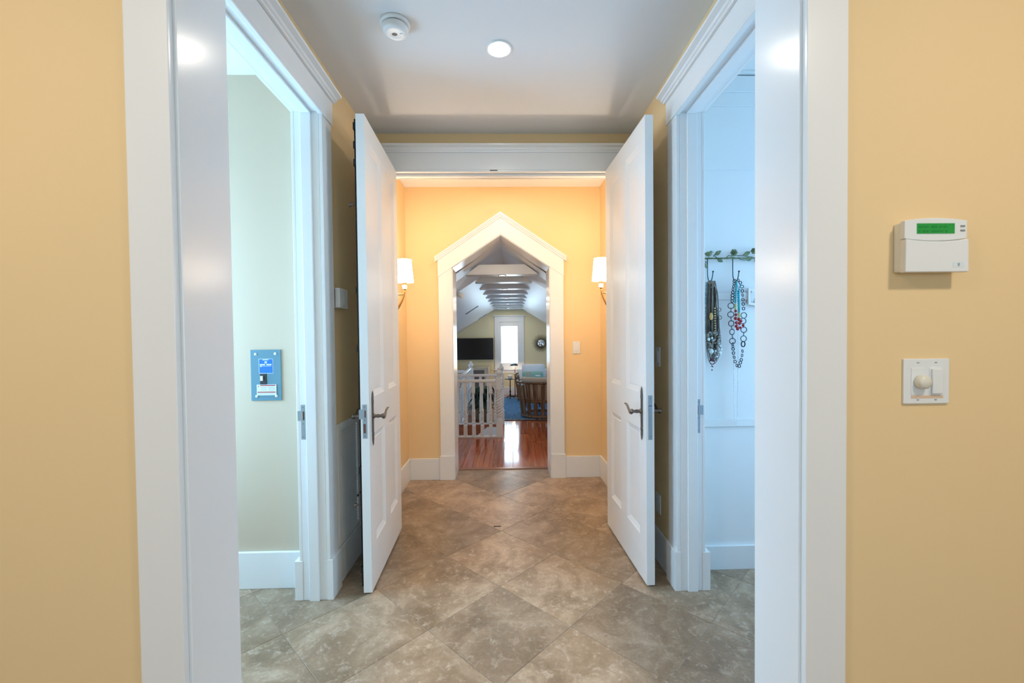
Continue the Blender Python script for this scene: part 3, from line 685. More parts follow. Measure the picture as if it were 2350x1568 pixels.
# --- sconces
def sconce(lab, s, c, Xw):
    t = thing('wall_sconce', lab, 'wall lamp', (Xw, c.y, 1.55), group='pair of brass sconces in the vestibule')
    x, y = c.x, c.y; zs0, zs1 = 1.765, 1.943
    b = MB(); pr = [(.071, zs0), (.069, zs0+.012), (.054, zs1), (.0525, zs1), (.067, zs0+.012), (.069, zs0)]
    b.lathe([(r, z-zs0) for r, z in pr], (x, y, zs0), 2, 36, cap=False); sh = part('shade', b, m_shade, t, 'glowing tapered white fabric shade')
    part('shade_band', MB().lathe([(.0705, .009), (.0710, .0085), (.0706, .0115), (.0700, .0115)], (x, y, zs0), 2, 36, cap=False), m_shadetrim, sh)
    part('top_band', MB().lathe([(.0545, 0), (.0555, .0), (.0550, .002), (.0540, .002)], (x, y, zs1-.002), 2, 36, cap=False), m_shadetrim, sh)
    part('bulb', MB().ball((x, y, 1.86), .022, 12, sz=1.4), m_lampwarm, t)
    b = MB(); b.lathe([(.003, 0), (.003, .012), (.021, .014), (.021, .017), (.006, .02), (.005, .065)], (x, y, 1.742), 2, 20); b.lathe([(.011, 0), (.0115, .004), (.007, .006)], (x, y, 1.706), 2, 16)
    part('candle_cup', b, m_brass, t)
    part('crystal', MB().box(x-.0165, x+.0165, y-.0165, y+.0165, 1.712, 1.742), m_glass, t, 'clear crystal cube', b=.004)
    d = Xw-x
    pts = [(x, 1.706), (x+.002*s, 1.685), (x+.006*s, 1.66), (x+.02*s, 1.625), (x+.043*s, 1.58), (x+.07*s, 1.535), (x+d*.86, 1.515), (Xw-s*.008, 1.515)]
    part('arm', smooth_all(MB().tube([(a, y, z) for a, z in pts], [.0055, .0055, .006, .0075, .009, .009, .007, .006], 12)), m_brass, t)
    part('cross_rod', MB().tube([(x+.012*s, y, 1.668), (Xw-s*.008, y, 1.668)], .005, 10), m_brass, t)
    part('backplate', MB().box(Xw-s*.010, Xw, y-.03, y+.03, 1.49, 1.70), m_brass, t, b=.004)
    lamp('sconce_light', 'POINT', (x-Xw, 0, 1.92-1.55), P_SCONCE, WARM, .02, parent=t)
sconce('lit brass sconce with white shade, beyond the open left door leaf', -1, at(928, 622, y=3.35), VL)
sconce('lit brass sconce with white shade, beyond the open right door leaf', 1, at(1379, 622, y=3.35), VR)

# ================================================================== NECKLACE RACK IN THE CLOSET
m_leaf = vary(mat('sage_green_painted_metal', (.16, .22, .10), .5, .2), (.07, .11, .06), (.25, .31, .15), (60, 60, 60))
m_hook = mat('dark_green_iron', (.05, .085, .085), .45, .5)
m_turq = mat('turquoise_bead', (.02, .42, .52), .18)
m_lime = mat('yellow_green_bead', (.52, .62, .16), .4)
m_red = mat('coral_red_bead', (.42, .025, .035), .2)
m_jet = mat('jet_black_ring', (.012, .02, .03), .25)
m_gun = mat('gunmetal_ring', (.10, .12, .13), .3, .7)
m_pearl = mat('pearl_bead', (.90, .92, .93), .3)
m_cord = vary(mat('dark_brown_cord', (.05, .04, .03), .6), (.015, .014, .013), (.12, .095, .07), (90, 90, 25))
m_taupe = vary(mat('taupe_cord', (.2, .17, .13), .6), (.10, .085, .065), (.27, .22, .17), (80, 80, 30))
m_gold = mat('pale_gold_bead', (.55, .40, .18), .25, .6)
m_amber = mat('amber_cabochon', (.62, .34, .10), .3)
m_smoke = vary(mat('smoky_crystal', (.2, .2, .2), .12), (.05, .055, .05), (.42, .40, .36), (70, 70, 70))
m_clear = mat('milky_crystal', (.70, .80, .82), .1)
m_plum = mat('plum_bead', (.14, .02, .06), .2)
m_paleblue = vary(mat('pale_blue_bead', (.2, .42, .55), .3), (.10, .28, .42), (.45, .55, .60), (60, 60, 60))
RY = CY-.020
def rp(u, v, y=RY): return at(u, v, y=y)
t = thing('necklace_rack', 'green metal hook rack with bird, flowers and leaves on the closet wall', 'wall rack', (1.28, CY, 1.6))
a, c = rp(1604, 593.5), rp(1775, 592)
b = MB(); b.tube([(a.x, RY, a.z), (c.x, RY, c.z)], .0042, 8); part('rail', b, m_leaf, t)
b = MB()
for pts in ([(1637, 588), (1641, 588), (1647, 594), (1650, 596)], [(1637, 588), (1643, 581)], [(1667, 591), (1673, 586), (1680, 587)], [(1691, 587), (1702, 587), (1716, 589), (1727, 590)], [(1694, 592), (1700, 596), (1710, 597)], [(1705, 586), (1710, 581), (1718, 578)], [(1618, 600), (1624, 606), (1623, 616)]):
    b.tube([(*rp(u, v, RY-.004)[:],) for u, v in pts], .0018, 6)
part('vine_stem', b, m_hook, t, kind='stuff')
def leaf(u0, v0, u1, v1, wd=.012):
    A, B_ = rp(u0, v0, RY-.006), rp(u1, v1, RY-.010); ax = (B_-A); L = ax.length; ax.normalize(); nn = Vector((ax.z, 0, -ax.x))
    vs = []; n = 8
    for i in range(n+1):
        f = i/n; ww = wd*sin(pi*f**.85); P = A+ax*(L*f)
        vs += [P+nn*ww+Vector((0, -.002, 0)), P+Vector((0, .001, 0)), P-nn*ww+Vector((0, -.002, 0))]
    fs = []
    for i in range(n):
        for k in (0, 1): fs.append((i*3+k, i*3+k+1, i*3+k+4, i*3+k+3))
    o = part('leaf', smooth_all(MB().add(vs, fs)), m_leaf, t)
    md = o.modifiers.new('solid', 'SOLIDIFY'); md.thickness = .0012
leaf(1640, 586, 1655, 575.5); leaf(1645, 594, 1659, 601.5); leaf(1706, 586, 1722, 578); leaf(1711, 597, 1727, 591.5); leaf(1686, 591, 1667, 592, .006); leaf(1621, 616, 1617, 603, .008); leaf(1612, 596, 1602, 601); leaf(1740, 588, 1754, 579); leaf(1742, 595, 1758, 601)
def flower(u, v, R):
    C = rp(u, v, RY-.008); b = MB()
    for ring_, (rr, ll, tilt, n) in enumerate(((R, .55, .2, 6), (R*.66, .5, .55, 5), (R*.35, .45, .9, 4))):
        for k in range(n):
            an = 2*pi*k/n+ring_*.5; d = Vector((cos(an), 0, sin(an))); q = Vector((-sin(an), 0, cos(an))); o_ = Vector((0, -1, 0))
            vs = []
            for i in range(5):
                f = i/4; ww = R*ll*sin(pi*(.12+.76*f))*.9; P = C+d*(rr*f)+o_*(rr*tilt*f+ring_*.003)
                vs += [P+q*ww+o_*.002, P, P-q*ww+o_*.002]
            fs = [(i*3+k2, i*3+k2+1, i*3+k2+4, i*3+k2+3) for i in range(4) for k2 in (0, 1)]
            b.add(vs, fs, True)
    b.ball(tuple(C+Vector((0, -.010, 0))), R*.22, 8)
    o = part('flower', b, m_leaf, t); md = o.modifiers.new('solid', 'SOLIDIFY'); md.thickness = .001
flower(1683.5, 580.5, .020); flower(1729, 576.5, .017); flower(1771, 581, .018)
C = rp(1626, 583, RY-.012); b = MB()
b.ball(tuple(C), .0135, 14, sx=1.35, sy=.8, sz=.95); hd = rp(1631.5, 578.5, RY-.013); b.ball(tuple(hd), .0075, 12)
b.lathe([(.0028, 0), (.0002, .010)], (hd.x+.006, hd.y, hd.z-.001), 0, 8)
b.add([C+Vector((-.012, 0, .004)), C+Vector((-.034, .002, .010)), C+Vector((-.036, .002, .003)), C+Vector((-.012, 0, -.004)), C+Vector((-.02, -.005, .004))], [(0, 1, 2, 3), (0, 4, 1), (4, 2, 1), (3, 2, 4), (0, 3, 4)])
b.tube([C+Vector((.002, 0, -.01)), C+Vector((.003, 0, -.024))], .0012, 5); b.tube([C+Vector((-.003, 0, -.01)), C+Vector((-.002, 0, -.024))], .0012, 5)
part('bird', b, m_leaf, t, 'little green bird perched on the rail')
def hook(u, v0):
    A = rp(u, v0, CY-.012); x = A.x
    pts = [(CY-.012, A.z), (CY-.012, 1.68), (CY-.014, 1.645), (CY-.022, 1.624), (CY-.04, 1.612), (CY-.058, 1.618), (CY-.068, 1.636), (CY-.074, 1.660)]
    b = MB(); b.tube([(x, y, z) for y, z in pts], .0026, 8); b.ball((x, CY-.0745, 1.662), .0052, 10)
    part('hook', b, m_hook, t)
    return x
hx1 = hook(1623.5, 594); hx2 = hook(1681.5, 593); hook(1748, 592)
b = MB(); b.tube([rp(1733, 592, RY-.004), rp(1732, 601, RY-.004)], .002, 6); part('scroll', b, m_hook, t)
# --- necklaces (each its own thing)
NY = CY-.036
NG = 'necklaces hanging from the rack in the closet'
def np_(u, v, dy=0): return at(u, v, y=NY+dy)
def path(pts, n=None, dy=0):
    P = [np_(u, v, dy) for u, v in pts]; out = []
    for i in range(len(P)-1):
        p0, p1, p2, p3 = P[max(i-1, 0)], P[i], P[i+1], P[min(i+2, len(P)-1)]
        for k in range(6):
            f = k/6; out.append(.5*((2*p1)+(p2-p0)*f+(2*p0-5*p1+4*p2-p3)*f*f+(3*p1-p0-3*p2+p3)*f**3))
    return out+[P[-1]]
def along(P, d):
    out = [P[0]]; acc = 0
    for a, c in zip(P, P[1:]):
        seg = (c-a).length
        while acc+seg >= d and seg > 1e-9:
            f = (d-acc)/seg; a = a+(c-a)*f; out.append(a.copy()); seg = (c-a).length; acc = 0
        acc += seg
    return out
# 1 turquoise / lime / coral beads
t = thing('bead_necklace', 'beaded necklace of turquoise, lime and coral red beads', 'necklace', np_(1692, 757), group=NG)
b = MB()
for k in range(10): b.ball(tuple(np_(1690-.25*k, 648.5+4.95*k, -.008)), .0066, 10, sz=.9)
for k in range(3): b.ball(tuple(np_(1699-.9*k, 654+5*k, -.006)), .0052, 8, sz=.9)
for k in range(11): b.ball(tuple(np_(1695+.14*k, 668.5+4.75*k, -.008)), .0068, 10, sz=.9)
part('turquoise_beads', b, m_turq, t, kind='stuff')
b = MB()
for k in range(6): b.lathe([(.002, -.002), (.0066, -.0016), (.0066, .0016), (.002, .002)], tuple(np_(1688, 698.3+2.3*k, -.008)), 2, 10); b.lathe([(.002, -.002), (.0066, -.0016), (.0066, .0016), (.002, .002)], tuple(np_(1696.3, 718+2.2*k, -.008)), 2, 10)
part('lime_beads', b, m_lime, t, kind='stuff')
b = MB()
for u, v, r in ((1688.5, 714, .0075), (1689.2, 722.5, .008), (1688.3, 731, .0095), (1690.3, 741, .009), (1690, 749, .009), (1693, 755, .009), (1696.3, 733.5, .0095), (1697.5, 742, .0095), (1701, 737, .007), (1699, 752, .007), (1705.5, 747, .0075)):
    b.ball(tuple(np_(u, v, -.009)), r, 12)
part('coral_beads', b, m_red, t, kind='stuff')
b = MB(); b.tube([np_(u, v, -.006) for u, v in ((1690, 646), (1690, 648), (1688, 700), (1689, 730), (1693, 755))], .0012, 5); b.tube([np_(u, v, -.006) for u, v in ((1690, 646), (1696, 668), (1696.5, 715), (1697, 745), (1693, 755))], .0012, 5)
part('cord', b, m_cord, t)
# 2 ring chain
t = thing('ring_chain_necklace', 'long chain necklace of black and gunmetal rings', 'necklace', np_(1694, 843), group=NG)
small = [(1686, 645), (1684.5, 651), (1683.5, 657.5), (1682.3, 664), (1681.8, 671), (1681.3, 678), (1681, 684.5), (1680.5, 691), (1681.5, 790), (1682, 795.5), (1682.4, 801), (1683.2, 810.5), (1684.8, 820), (1687, 830), (1691, 839), (1696.6, 840.5), (1699, 832.5), (1701, 826), (1703, 816), (1704, 806), (1694.5, 643.5), (1699, 649), (1702.8, 658), (1703.7, 668), (1704.2, 677.5), (1705, 688), (1705.6, 698), (1706.4, 708.5)]
rm = MB().ring((0, 0, 0), .0080, .0022, 16, 6).mesh('small_ring', m_jet)
for i, (u, v) in enumerate(small):
    q = np_(u, v, -.004 if i % 2 else 0)-Vector(t.location); o = link('small_ring', rm, t, q); o.rotation_euler = (random.uniform(-.2, .2), random.uniform(-.3, .3), random.choice((-.5, .15, .5)))
big = [(1677.7, 702), (1677, 722), (1678, 742.5), (1680, 762), (1681, 783), (1707, 724), (1705.8, 737), (1707, 757), (1706.5, 777.5)]
rb = MB().ring((0, 0, 0), .0155, .0024, 22, 6).mesh('large_ring', m_gun)
for i, (u, v) in enumerate(big): link('large_ring', rb, t, np_(u, v, .002)-Vector(t.location)).rotation_euler = (0, 0, random.uniform(-.25, .25))
part('oval_link', MB().ring(tuple(np_(1705.5, 790)), .0145, .0032, 20, 6, sx=.72), m_jet, t)
b = MB()
for (u0, v0), (u1, v1) in zip(big[:4], big[1:5]): b.tube([np_(u0, v0+4.5), np_(u1, v1-4.5)], .0022, 6)
b.tube([np_(1707, 762), np_(1706.5, 772)], .0022, 6); b.tube([np_(1706.3, 742), np_(1707, 752)], .0022, 6)
part('connector', b, m_gun, t, kind='stuff')
# 3 pearls
t = thing('pearl_necklace', 'long strand of tiny white pearls hanging to the lower batten', 'necklace', np_(1689, 972), group=NG)
b = MB()
P = path([(1690, 646), (1686, 690), (1684.5, 760), (1684, 830), (1684.5, 900), (1685, 950), (1688, 972), (1692, 966), (1693.5, 900), (1694, 830), (1694, 770), (1693, 700), (1691, 646)], dy=.006)
for q in along(P, .0078): b.ball(tuple(q), .0033, 6)
part('pearls', b, m_pearl, t, kind='stuff')
# 4 dark cord bundle with amber pendant
t = thing('cord_necklace', 'many stranded dark brown cord necklace with amber oval pendant', 'necklace', np_(1632, 830), group=NG)
b = MB(); b2 = MB(); random.seed(11)
for k in range(12):
    f = k/11; u0 = 1625+17*f; u1 = 1622+24*f+random.uniform(-1, 1)
    P = path([(1628+8*f, 648), (u0, 656), (u0-1+2*f, 700), (u1, 745), (u1+1-3*f, 790), (1631+6*f, 822+random.uniform(-12, 8))], dy=random.uniform(-.012, .004))
    (b if k % 3 else b2).tube(P, .0040+.0016*random.random(), 6)
part('dark_cords', b, m_cord, t); part('taupe_cords', b2, m_taupe, t)
b = MB()
for q in ((1626, 649), (1630, 647.5), (1635, 648), (1639, 648)): b.ball(tuple(np_(*q, -.012)), .0085, 8)
b.ring(tuple(np_(1633, 655, -.012)), .012, .004, 14, 6); part('knot', b, m_taupe, t)
part('pendant', MB().ball(tuple(np_(1632, 726.5, -.020)), .012, 16, sx=.88, sy=.45, sz=1.75), m_amber, t, 'amber oval stone')
# 5 gold and black bead strand
t = thing('gold_bead_necklace', 'strand of pale gold and black beads beside the amber pendant', 'necklace', np_(1642, 790), group=NG)
b = MB(); b2 = MB()
for k in range(15): b.ball(tuple(np_(1641-.15*abs(k-8), 708+5.7*k, -.016)), .0055, 8); b2.ball(tuple(np_(1641, 710.8+5.7*k, -.016)), .0042, 8)
part('gold_beads', b, m_gold, t, kind='stuff'); part('black_beads', b2, m_jet, t, kind='stuff')
b = MB(); b.tube(path([(1636, 648), (1642, 662), (1644, 690), (1641, 708)], dy=-.012), .0025, 6); b.tube(path([(1638, 648), (1646, 672), (1649, 720), (1650, 770), (1644, 794)], dy=-.006), .0028, 6)
b.ring(tuple(np_(1650, 711, -.004)), .011, .002, 14, 5); b.ring(tuple(np_(1651.5, 729, -.004)), .011, .002, 14, 5); part('strand', b, m_taupe, t)
# 6 smoky crystals
t = thing('crystal_necklace', 'clustered necklace of smoky grey and milky crystals', 'necklace', np_(1637, 846), group=NG)
b = MB(); b2 = MB(); b3 = MB(); random.seed(5)
b.tube(path([(1624, 650), (1622, 700), (1621, 760), (1622, 800), (1627, 828), (1634, 838)], dy=.004), .0016, 5); b.tube(path([(1640, 648), (1648, 690), (1651, 750), (1654, 780), (1652, 810), (1644, 830), (1634, 838)], dy=.004), .0016, 5)
part('wire', b, m_jet, t)
b = MB()
for k in range(110):
    f = random.random(); v = 764+62*f; hw = 15*(1-.55*max(0, f-.5)*2); u = 1638+random.uniform(-hw, hw)
    b.ball(tuple(np_(u, v, random.uniform(-.026, -.004))), random.uniform(.0045, .010), 6)
part('smoky_crystals', b, m_smoke, t, kind='stuff')
for u, v, r in ((1632.5, 806.5, .0125), (1634, 776, .006), (1626.5, 779, .008), (1653, 794, .006), (1655, 803, .0065), (1652, 810, .009), (1642, 806, .006), (1645, 818, .005)): b2.ball(tuple(np_(u, v, -.028)), r, 8, sz=1.2)
part('milky_crystals', b2, m_clear, t, kind='stuff')
for k in range(26): b3.ball(tuple(np_(1635+random.uniform(-6, 6), 818+random.uniform(0, 24), random.uniform(-.02, 0))), .0038, 6)
b3.ball(tuple(np_(1634, 849.5)), .0042, 6); part('plum_beads', b3, m_plum, t, kind='stuff')
# 7 pale blue strand at the edge
t = thing('blue_bead_necklace', 'pale blue bead strand partly behind the dark cord necklace', 'necklace', np_(1620, 765), group=NG)
b = MB()
for q in along(path([(1622, 650), (1619.5, 690), (1619.5, 730), (1620, 765)], dy=.012), .011): b.ball(tuple(q), .0058, 8)
part('blue_beads', b, m_paleblue, t, kind='stuff')
# --- photo clipped to the wall
m_photo = vary(mat('grey_photo_print', (.6, .62, .64), .4), (.16, .16, .19), (.72, .74, .76), (26, 26, 26), 2, .38, .52)
t = thing('photo_frame', 'small white framed photo on the closet wall beside the necklaces', 'photo', (1.416, CY-.012, 1.475))
def sk(x0, x1, z0, z1, y0, y1):
    return MB().add([(x, y, z-.18*(x-1.36)) for (x, y, z) in MB().box(x0, x1, y0, y1, z0, z1).v], MB().box(0, 1, 0, 1, 0, 1).f)
part('frame', sk(1.36, 1.472, 1.487, 1.578, CY-.022, CY-.012), m_white, t, b=.001); part('print', sk(1.374, 1.458, 1.501, 1.564, CY-.0226, CY-.022), m_photo, t)

# ================================================================== LIVING ROOM BEYOND THE PEAKED DOORWAY
PHI = .0241; SF, CFI = sin(PHI), cos(PHI); FX, FY = -.009, 4.43
def F(x, y, z): return (FX+x*CFI+(y-FY)*SF, FY+(y-FY)*CFI-x*SF, z)
def Fi(p):
    dx, dy = p[0]-FX, p[1]-FY; return Vector((dx*CFI-dy*SF, dx*SF+dy*CFI+FY, p[2]))
def fthing(name, label, cat, x, y, z, group=None, kind=None):
    return thing(name, label, cat, F(x, y, z), -PHI, group, kind)
FW = 9.9; KX = 1.9
RZ, RS = 2.20, .63                        # ridge height and slope of the plank ceiling
def roof(x): return RZ-RS*abs(x)
HOLE = (-1.75, -.115, 5.64, 6.42)          # stair opening in the floor (x0,x1,y0,y1)
# floor: slab + planks
pf = fthing('floor_living', 'glossy red heart pine plank floor of the living room', 'floor', 0, 4.3, -.06, kind='structure')
def fpart(nm, mb, mt, par, lab=None, b=0, kind=None): return part(nm, mb, mt, par, lab, b, kind, local=True)
z0 = -.02+.06; yb = 4.3
b = MB()
for (x0, x1, y0, y1) in ((HOLE[1], KX, 4.263, FW), (-KX, HOLE[1], 4.263, HOLE[2]), (-KX, HOLE[1], HOLE[3], FW), (-KX, HOLE[0], HOLE[2], HOLE[3])): b.box(x0, x1, y0-yb, y1-yb, -.04, z0)
fpart('subfloor', b, m_grout, pf)
PWD = .105; random.seed(21); pm = {}
def plank(x0, x1, y0, y1):
    k = (round(x1-x0, 3), round(y1-y0, 3))
    if k not in pm:
        w_, l_ = x1-x0-.0012, y1-y0-.0015
        pm[k] = MB().add([(0, 0, 0), (w_, 0, 0), (w_, l_, 0), (0, l_, 0), (0, 0, .019), (w_, 0, .019), (w_, l_, .019), (0, l_, .019), (.0012, .0012, .02), (w_-.0012, .0012, .02), (w_-.0012, l_-.0012, .02), (.0012, l_-.0012, .02)],
            [(0, 1, 5, 4), (1, 2, 6, 5), (2, 3, 7, 6), (3, 0, 4, 7), (4, 5, 9, 8), (5, 6, 10, 9), (6, 7, 11, 10), (7, 4, 8, 11), (8, 9, 10, 11)]).mesh('plank', m_pine)
    link('plank', pm[k], pf, (x0, y0-yb, z0))
for i in range(-11, 15):
    x0 = HOLE[1]+i*PWD; x1 = x0+PWD
    segs = [(4.263, FW)] if i >= 0 else [(4.263, HOLE[2]), (HOLE[3], FW)]
    for (ya, ye) in segs:
        y = ya; first = True
        while y < ye-.01:
            L = random.choice((1.2, 1.6, 2.0)) if not first else random.choice((.7, 1.1, 1.5)); first = False
            y2 = min(y+L, ye);  y2 = ye if ye-y2 < .3 else y2
            plank(x0, x1, y, y2); y = y2
# stairwell lining
m_tread = wood_mat('dark_orange_tread_wood', (.22, .05, .012), (.30, .075, .02), (.38, .11, .035), (1.5, 20, 20), .3)
t = fthing('stairwell', 'wooden treads and white stringer descending in the stair opening', 'stairs', -.9, 6.0, -1.4, kind='structure')
def sw(nm, mb, mt, b=0): return fpart(nm, mb, mt, t, b=b)
ox, oy, oz = -.9, 6.0, -1.4
def lb(x0, x1, y0, y1, z0_, z1_): return MB().box(x0-ox, x1-ox, y0-oy, y1-oy, z0_-oz, z1_-oz)
sw('far_lining', lb(HOLE[0], HOLE[1], HOLE[3]-.02, HOLE[3], -1.4, -.022), m_tread)
sw('near_lining', lb(HOLE[0], HOLE[1], HOLE[2], HOLE[2]+.02, -1.4, -.022), m_white)
sw('right_lining', lb(HOLE[1]-.02, HOLE[1], HOLE[2], HOLE[3], -1.4, -.022), m_white)
b = MB(); b.prism([(-.14-ox, -.03-oz), (-.14-ox, -.215-oz), (-.33-ox, -.215-oz), (-.56-ox, -.42-oz), (-.56-ox, -.24-oz), (-.30-ox, -.03-oz)], 1, HOLE[3]-.045-oy, HOLE[3]-.02-oy); sw('stringer', b, m_white, .002)
for k in range(6):
    sw('tread', lb(-.35-.24*(k+1), -.35-.24*k, HOLE[2]+.02, HOLE[3]-.05, -.30-.19*k-.03, -.30-.19*k), m_tread, .004)
# walls
def wallF(nm, lab, rects, mt):
    b = MB(F)
    for r in rects: b.box(*r)
    return struct(nm, b, mt, lab, 'wall')
b = MB(F)
WX0, WX1, WZ0, WZ1 = -.21, .235, .60, 1.70
b.prism([(-KX, 0), (WX0, 0), (WX0, roof(WX0)), (-KX, roof(-KX))], 1, FW, FW+.1); b.prism([(WX1, 0), (KX, 0), (KX, roof(KX)), (WX1, roof(WX1))], 1, FW, FW+.1)
b.prism([(WX0, 0), (WX1, 0), (WX1, WZ0), (WX0, WZ0)], 1, FW, FW+.1); b.prism([(WX0, WZ1), (WX1, WZ1), (WX1, roof(WX1)), (0, RZ), (WX0, roof(WX0))], 1, FW, FW+.1)
struct('wall_living_far', b, m_sand, 'sand coloured gable end wall with the window and sunburst mirror', 'wall')
wallF('wall_living_left', 'sand coloured low knee wall left of the living room', [(-KX-.08, -KX, 4.25, 5.9, 0, 1.1), (-KX-.08, -KX, 8.1, FW, 0, 1.1), (-KX-.08, -KX, 5.9, 8.1, 0, .15)], m_sand)
wallF('wall_living_right', 'sand coloured low knee wall right of the living room', [(KX, KX+.08, 4.25, 5.9, 0, 1.1), (KX, KX+.08, 8.1, FW, 0, 1.1), (KX, KX+.08, 5.9, 8.1, 0, .15)], m_sand)
for s, n, lb_ in ((-1, 3, 'unseen glowing window added in the left knee wall'), (1, 4, 'unseen glowing window added in the right knee wall')):
    w = fthing('window_%d' % n, lb_, 'window', s*(KX+.04), 7.0, .15, kind='structure')  # glowing windows added out of view to throw blue daylight on the slopes
    fpart('window_pane', MB().box(-.005, .005, -1.05, 1.05, .04, .78), m_daypane, w)
    b = MB()
    for y in (-1.1, -.4, .35, 1.05): b.box(-.04, .04, y, y+.05, 0, .82)
    b.box(-.04, .04, -1.1, 1.1, 0, .04); b.box(-.04, .04, -1.1, 1.1, .78, .82); fpart('window_frame', b, m_white, w)
# sloped plank ceiling with collar beams
ce = sthing('ceiling_living', 'white sloped plank ceiling with a row of collar beams', 'ceiling', F(0, 4.42, roof(KX)))
for s in (-1, 1):
    b = MB(F); b.prism([(0, RZ), (s*(KX+.1), roof(KX+.1)), (s*(KX+.1), roof(KX+.1)+.06), (0, RZ+.06)], 1, 4.95, FW+.1); part('slope', b, m_slope, ce)
    sa = .70; vs = []
    for (y, rz, sl_, xc) in ((YG1, GA-.008, sa, GX), (4.60, GA-.008, sa, GX), (4.95, RZ, RS, None)):
        for xx in (0, .3, .6, 1.0, 1.98):
            for dz in (0, .05):
                if xc is None: p_ = F(s*xx, y, rz-sl_*xx+dz)
                else: p_ = (xc+s*xx, y, max(rz-sl_*xx, RZ-RS*xx-.02)+dz)
                vs.append(p_)
    fs = []
    for r in range(2):
        for k in range(4):
            for dz in (0, 1):
                q_ = (r*10+k*2+dz, r*10+k*2+2+dz, r*10+k*2+12+dz, r*10+k*2+10+dz); fs.append(q_ if (dz == 1) == (s > 0) else q_[::-1])
    part('passage_slope', MB().add(vs, fs), m_slope, ce)
ties = [4.435, 5.035, 5.70, 6.34, 6.95, 7.54, 8.15, 8.74, 9.27, 9.80]
for i, y in enumerate(ties):
    b = MB(F); zb, zt = 1.985, 2.09; d = .135 if i < 9 else .09
    xb, xt = ((RZ-zb)/RS+.05, (RZ-zt)/RS+.05) if i else (.385, .24)
    b.prism([(-xb, zb), (xb, zb), (xt, zt), (-xt, zt)], 1, y, y+d); part('collar_beam', b, m_white, ce, b=.003)
for i in (0, 2, 4, 6, 8):
    y = ties[i]+.067; c = F(.0, y, 1.985)
    t = thing('beam_downlight', 'small downlight under the %s collar beam from the peaked doorway' % ('first', 'third', 'fifth', 'seventh', 'ninth')[i//2], 'ceiling light', c, group='downlights under the collar beams')
    part('trim_ring', MB().lathe([(.045, 0), (.045, -.003), (.036, -.004), (.034, 0)], (0, 0, 0), 2, 24, cap=False), m_pewter if i == 0 else m_grey, t, local=True)
    part('lens', MB().lathe([(.0001, -.004), (.034, -.002), (.034, 0)], (0, 0, 0), 2, 24), m_lampsmall, t, local=True)
    lamp('beam_light', 'AREA', (0, 0, -.012), P_BEAM, NEUT, .06, parent=t)
# slope fittings: frame helper on the left slope (n = inward normal)
def slope_pt(u, v, s=-1):
    d = fw + r2*((u-PCX)/FPX) - u2*((v-PCY)/FPX)
    lo, hi = .5, 14.
    for _ in range(60):
        md = (lo+hi)/2; q = Fi(CAM+d*md)
        if q.z > roof(q.x) : hi = md
        else: lo = md
    return Fi(CAM+d*lo)
def slope_box(mb, x0, x1, y0, y1, d0, d1, s=-1):
    """box lying on the slope: x is the horizontal coordinate of the slope line, d depth off the surface"""
    nx, nz = -s*RS/sqrt(1+RS*RS), -1/sqrt(1+RS*RS); vs = []
    for d in (d0, d1):
        for (x, y) in ((x0, y0), (x1, y0), (x1, y1), (x0, y1)): vs.append((x+nx*d, y, roof(x)+nz*d))
    return mb.add(vs, [(0, 3, 2, 1), (4, 5, 6, 7), (0, 1, 5, 4), (1, 2, 6, 5), (2, 3, 7, 6), (3, 0, 4, 7)])
A, B2 = slope_pt(1068, 721), slope_pt(1098, 703)
x0, x1 = sorted((A.x, B2.x)); ym = (A.y+B2.y)/2
t = thing('ceiling_vent', 'dark slatted air vent set in the sloped ceiling', 'air vent', F((x0+x1)/2, ym, roof((x0+x1)/2)-.03))
part('vent_frame', slope_box(MB(F), x0, x1, ym-.055, ym+.055, 0, .006), m_dark, t)
for k in range(9):
    xx = x0+(x1-x0)*(k+.5)/9; part('slat', slope_box(MB(F), xx-(x1-x0)*.022, xx+(x1-x0)*.022, ym-.05, ym+.05, .006, .010), m_white, t)
A, B2 = slope_pt(1098, 732), slope_pt(1118, 720); ym = (A.y+B2.y)/2
solo('linear_diffuser', slope_box(MB(F), min(A.x, B2.x), max(A.x, B2.x), ym-.03, ym+.03, 0, .006), mat('slate_diffuser', (.10, .16, .24), .5), 'thin dark slot diffuser low on the sloped ceiling', 'air vent')
A = slope_pt(1046, 668)
t = thing('spotlight', 'small white spotlight fixed to the sloped ceiling by the doorway', 'spotlight', F(A.x, A.y, A.z-.09))
b = MB(); c = Vector(F(A.x, A.y, A.z)); b.tube([c, c+Vector((.015, 0, -.03)), c+Vector((.05, -.02, -.055))], .008, 8); part('arm', b, m_plastic, t)
part('head', MB().tube([c+Vector((.012, 0, -.035)), c+Vector((.085, -.03, -.06))], [.026, .03], 16), m_plastic, t); part('lens', MB().tube([c+Vector((.010, 0, -.0345)), c+Vector((.011, 0, -.035))], [.023, .023], 16), m_dark, t)

# --- window with blind
w = fthing('window_1', 'bright window with closed white blind and crowned white casing', 'window', .012, FW, .55, kind='structure')
def wp(nm, x0, x1, y0, y1, z0_, z1_, mt=m_white, b=.002): return fpart(nm, MB().box(x0, x1, y0, y1, z0_-.55, z1_-.55), mt, w, b=b)
wp('casing', -.345, -.222, -.022, 0, .60, 1.705); wp('casing', .222, .345, -.022, 0, .60, 1.705); wp('head_casing', -.345, .345, -.022, 0, 1.705, 1.835)
wp('cap', -.375, .375, -.05, 0, 1.835, 1.86); wp('sill', -.375, .375, -.06, .02, .575, .60); wp('apron', -.345, .345, -.018, 0, .50, .575)
wp('sash', -.222, -.19, -.012, .08, .60, 1.70); wp('sash', .19, .222, -.012, .08, .60, 1.70); wp('sash', -.19, .19, -.012, .08, 1.60, 1.70); wp('sash', -.19, .19, -.012, .08, .60, .74)
wp('pane', -.19, .19, .05, .056, .74, 1.60, m_daypane, 0)
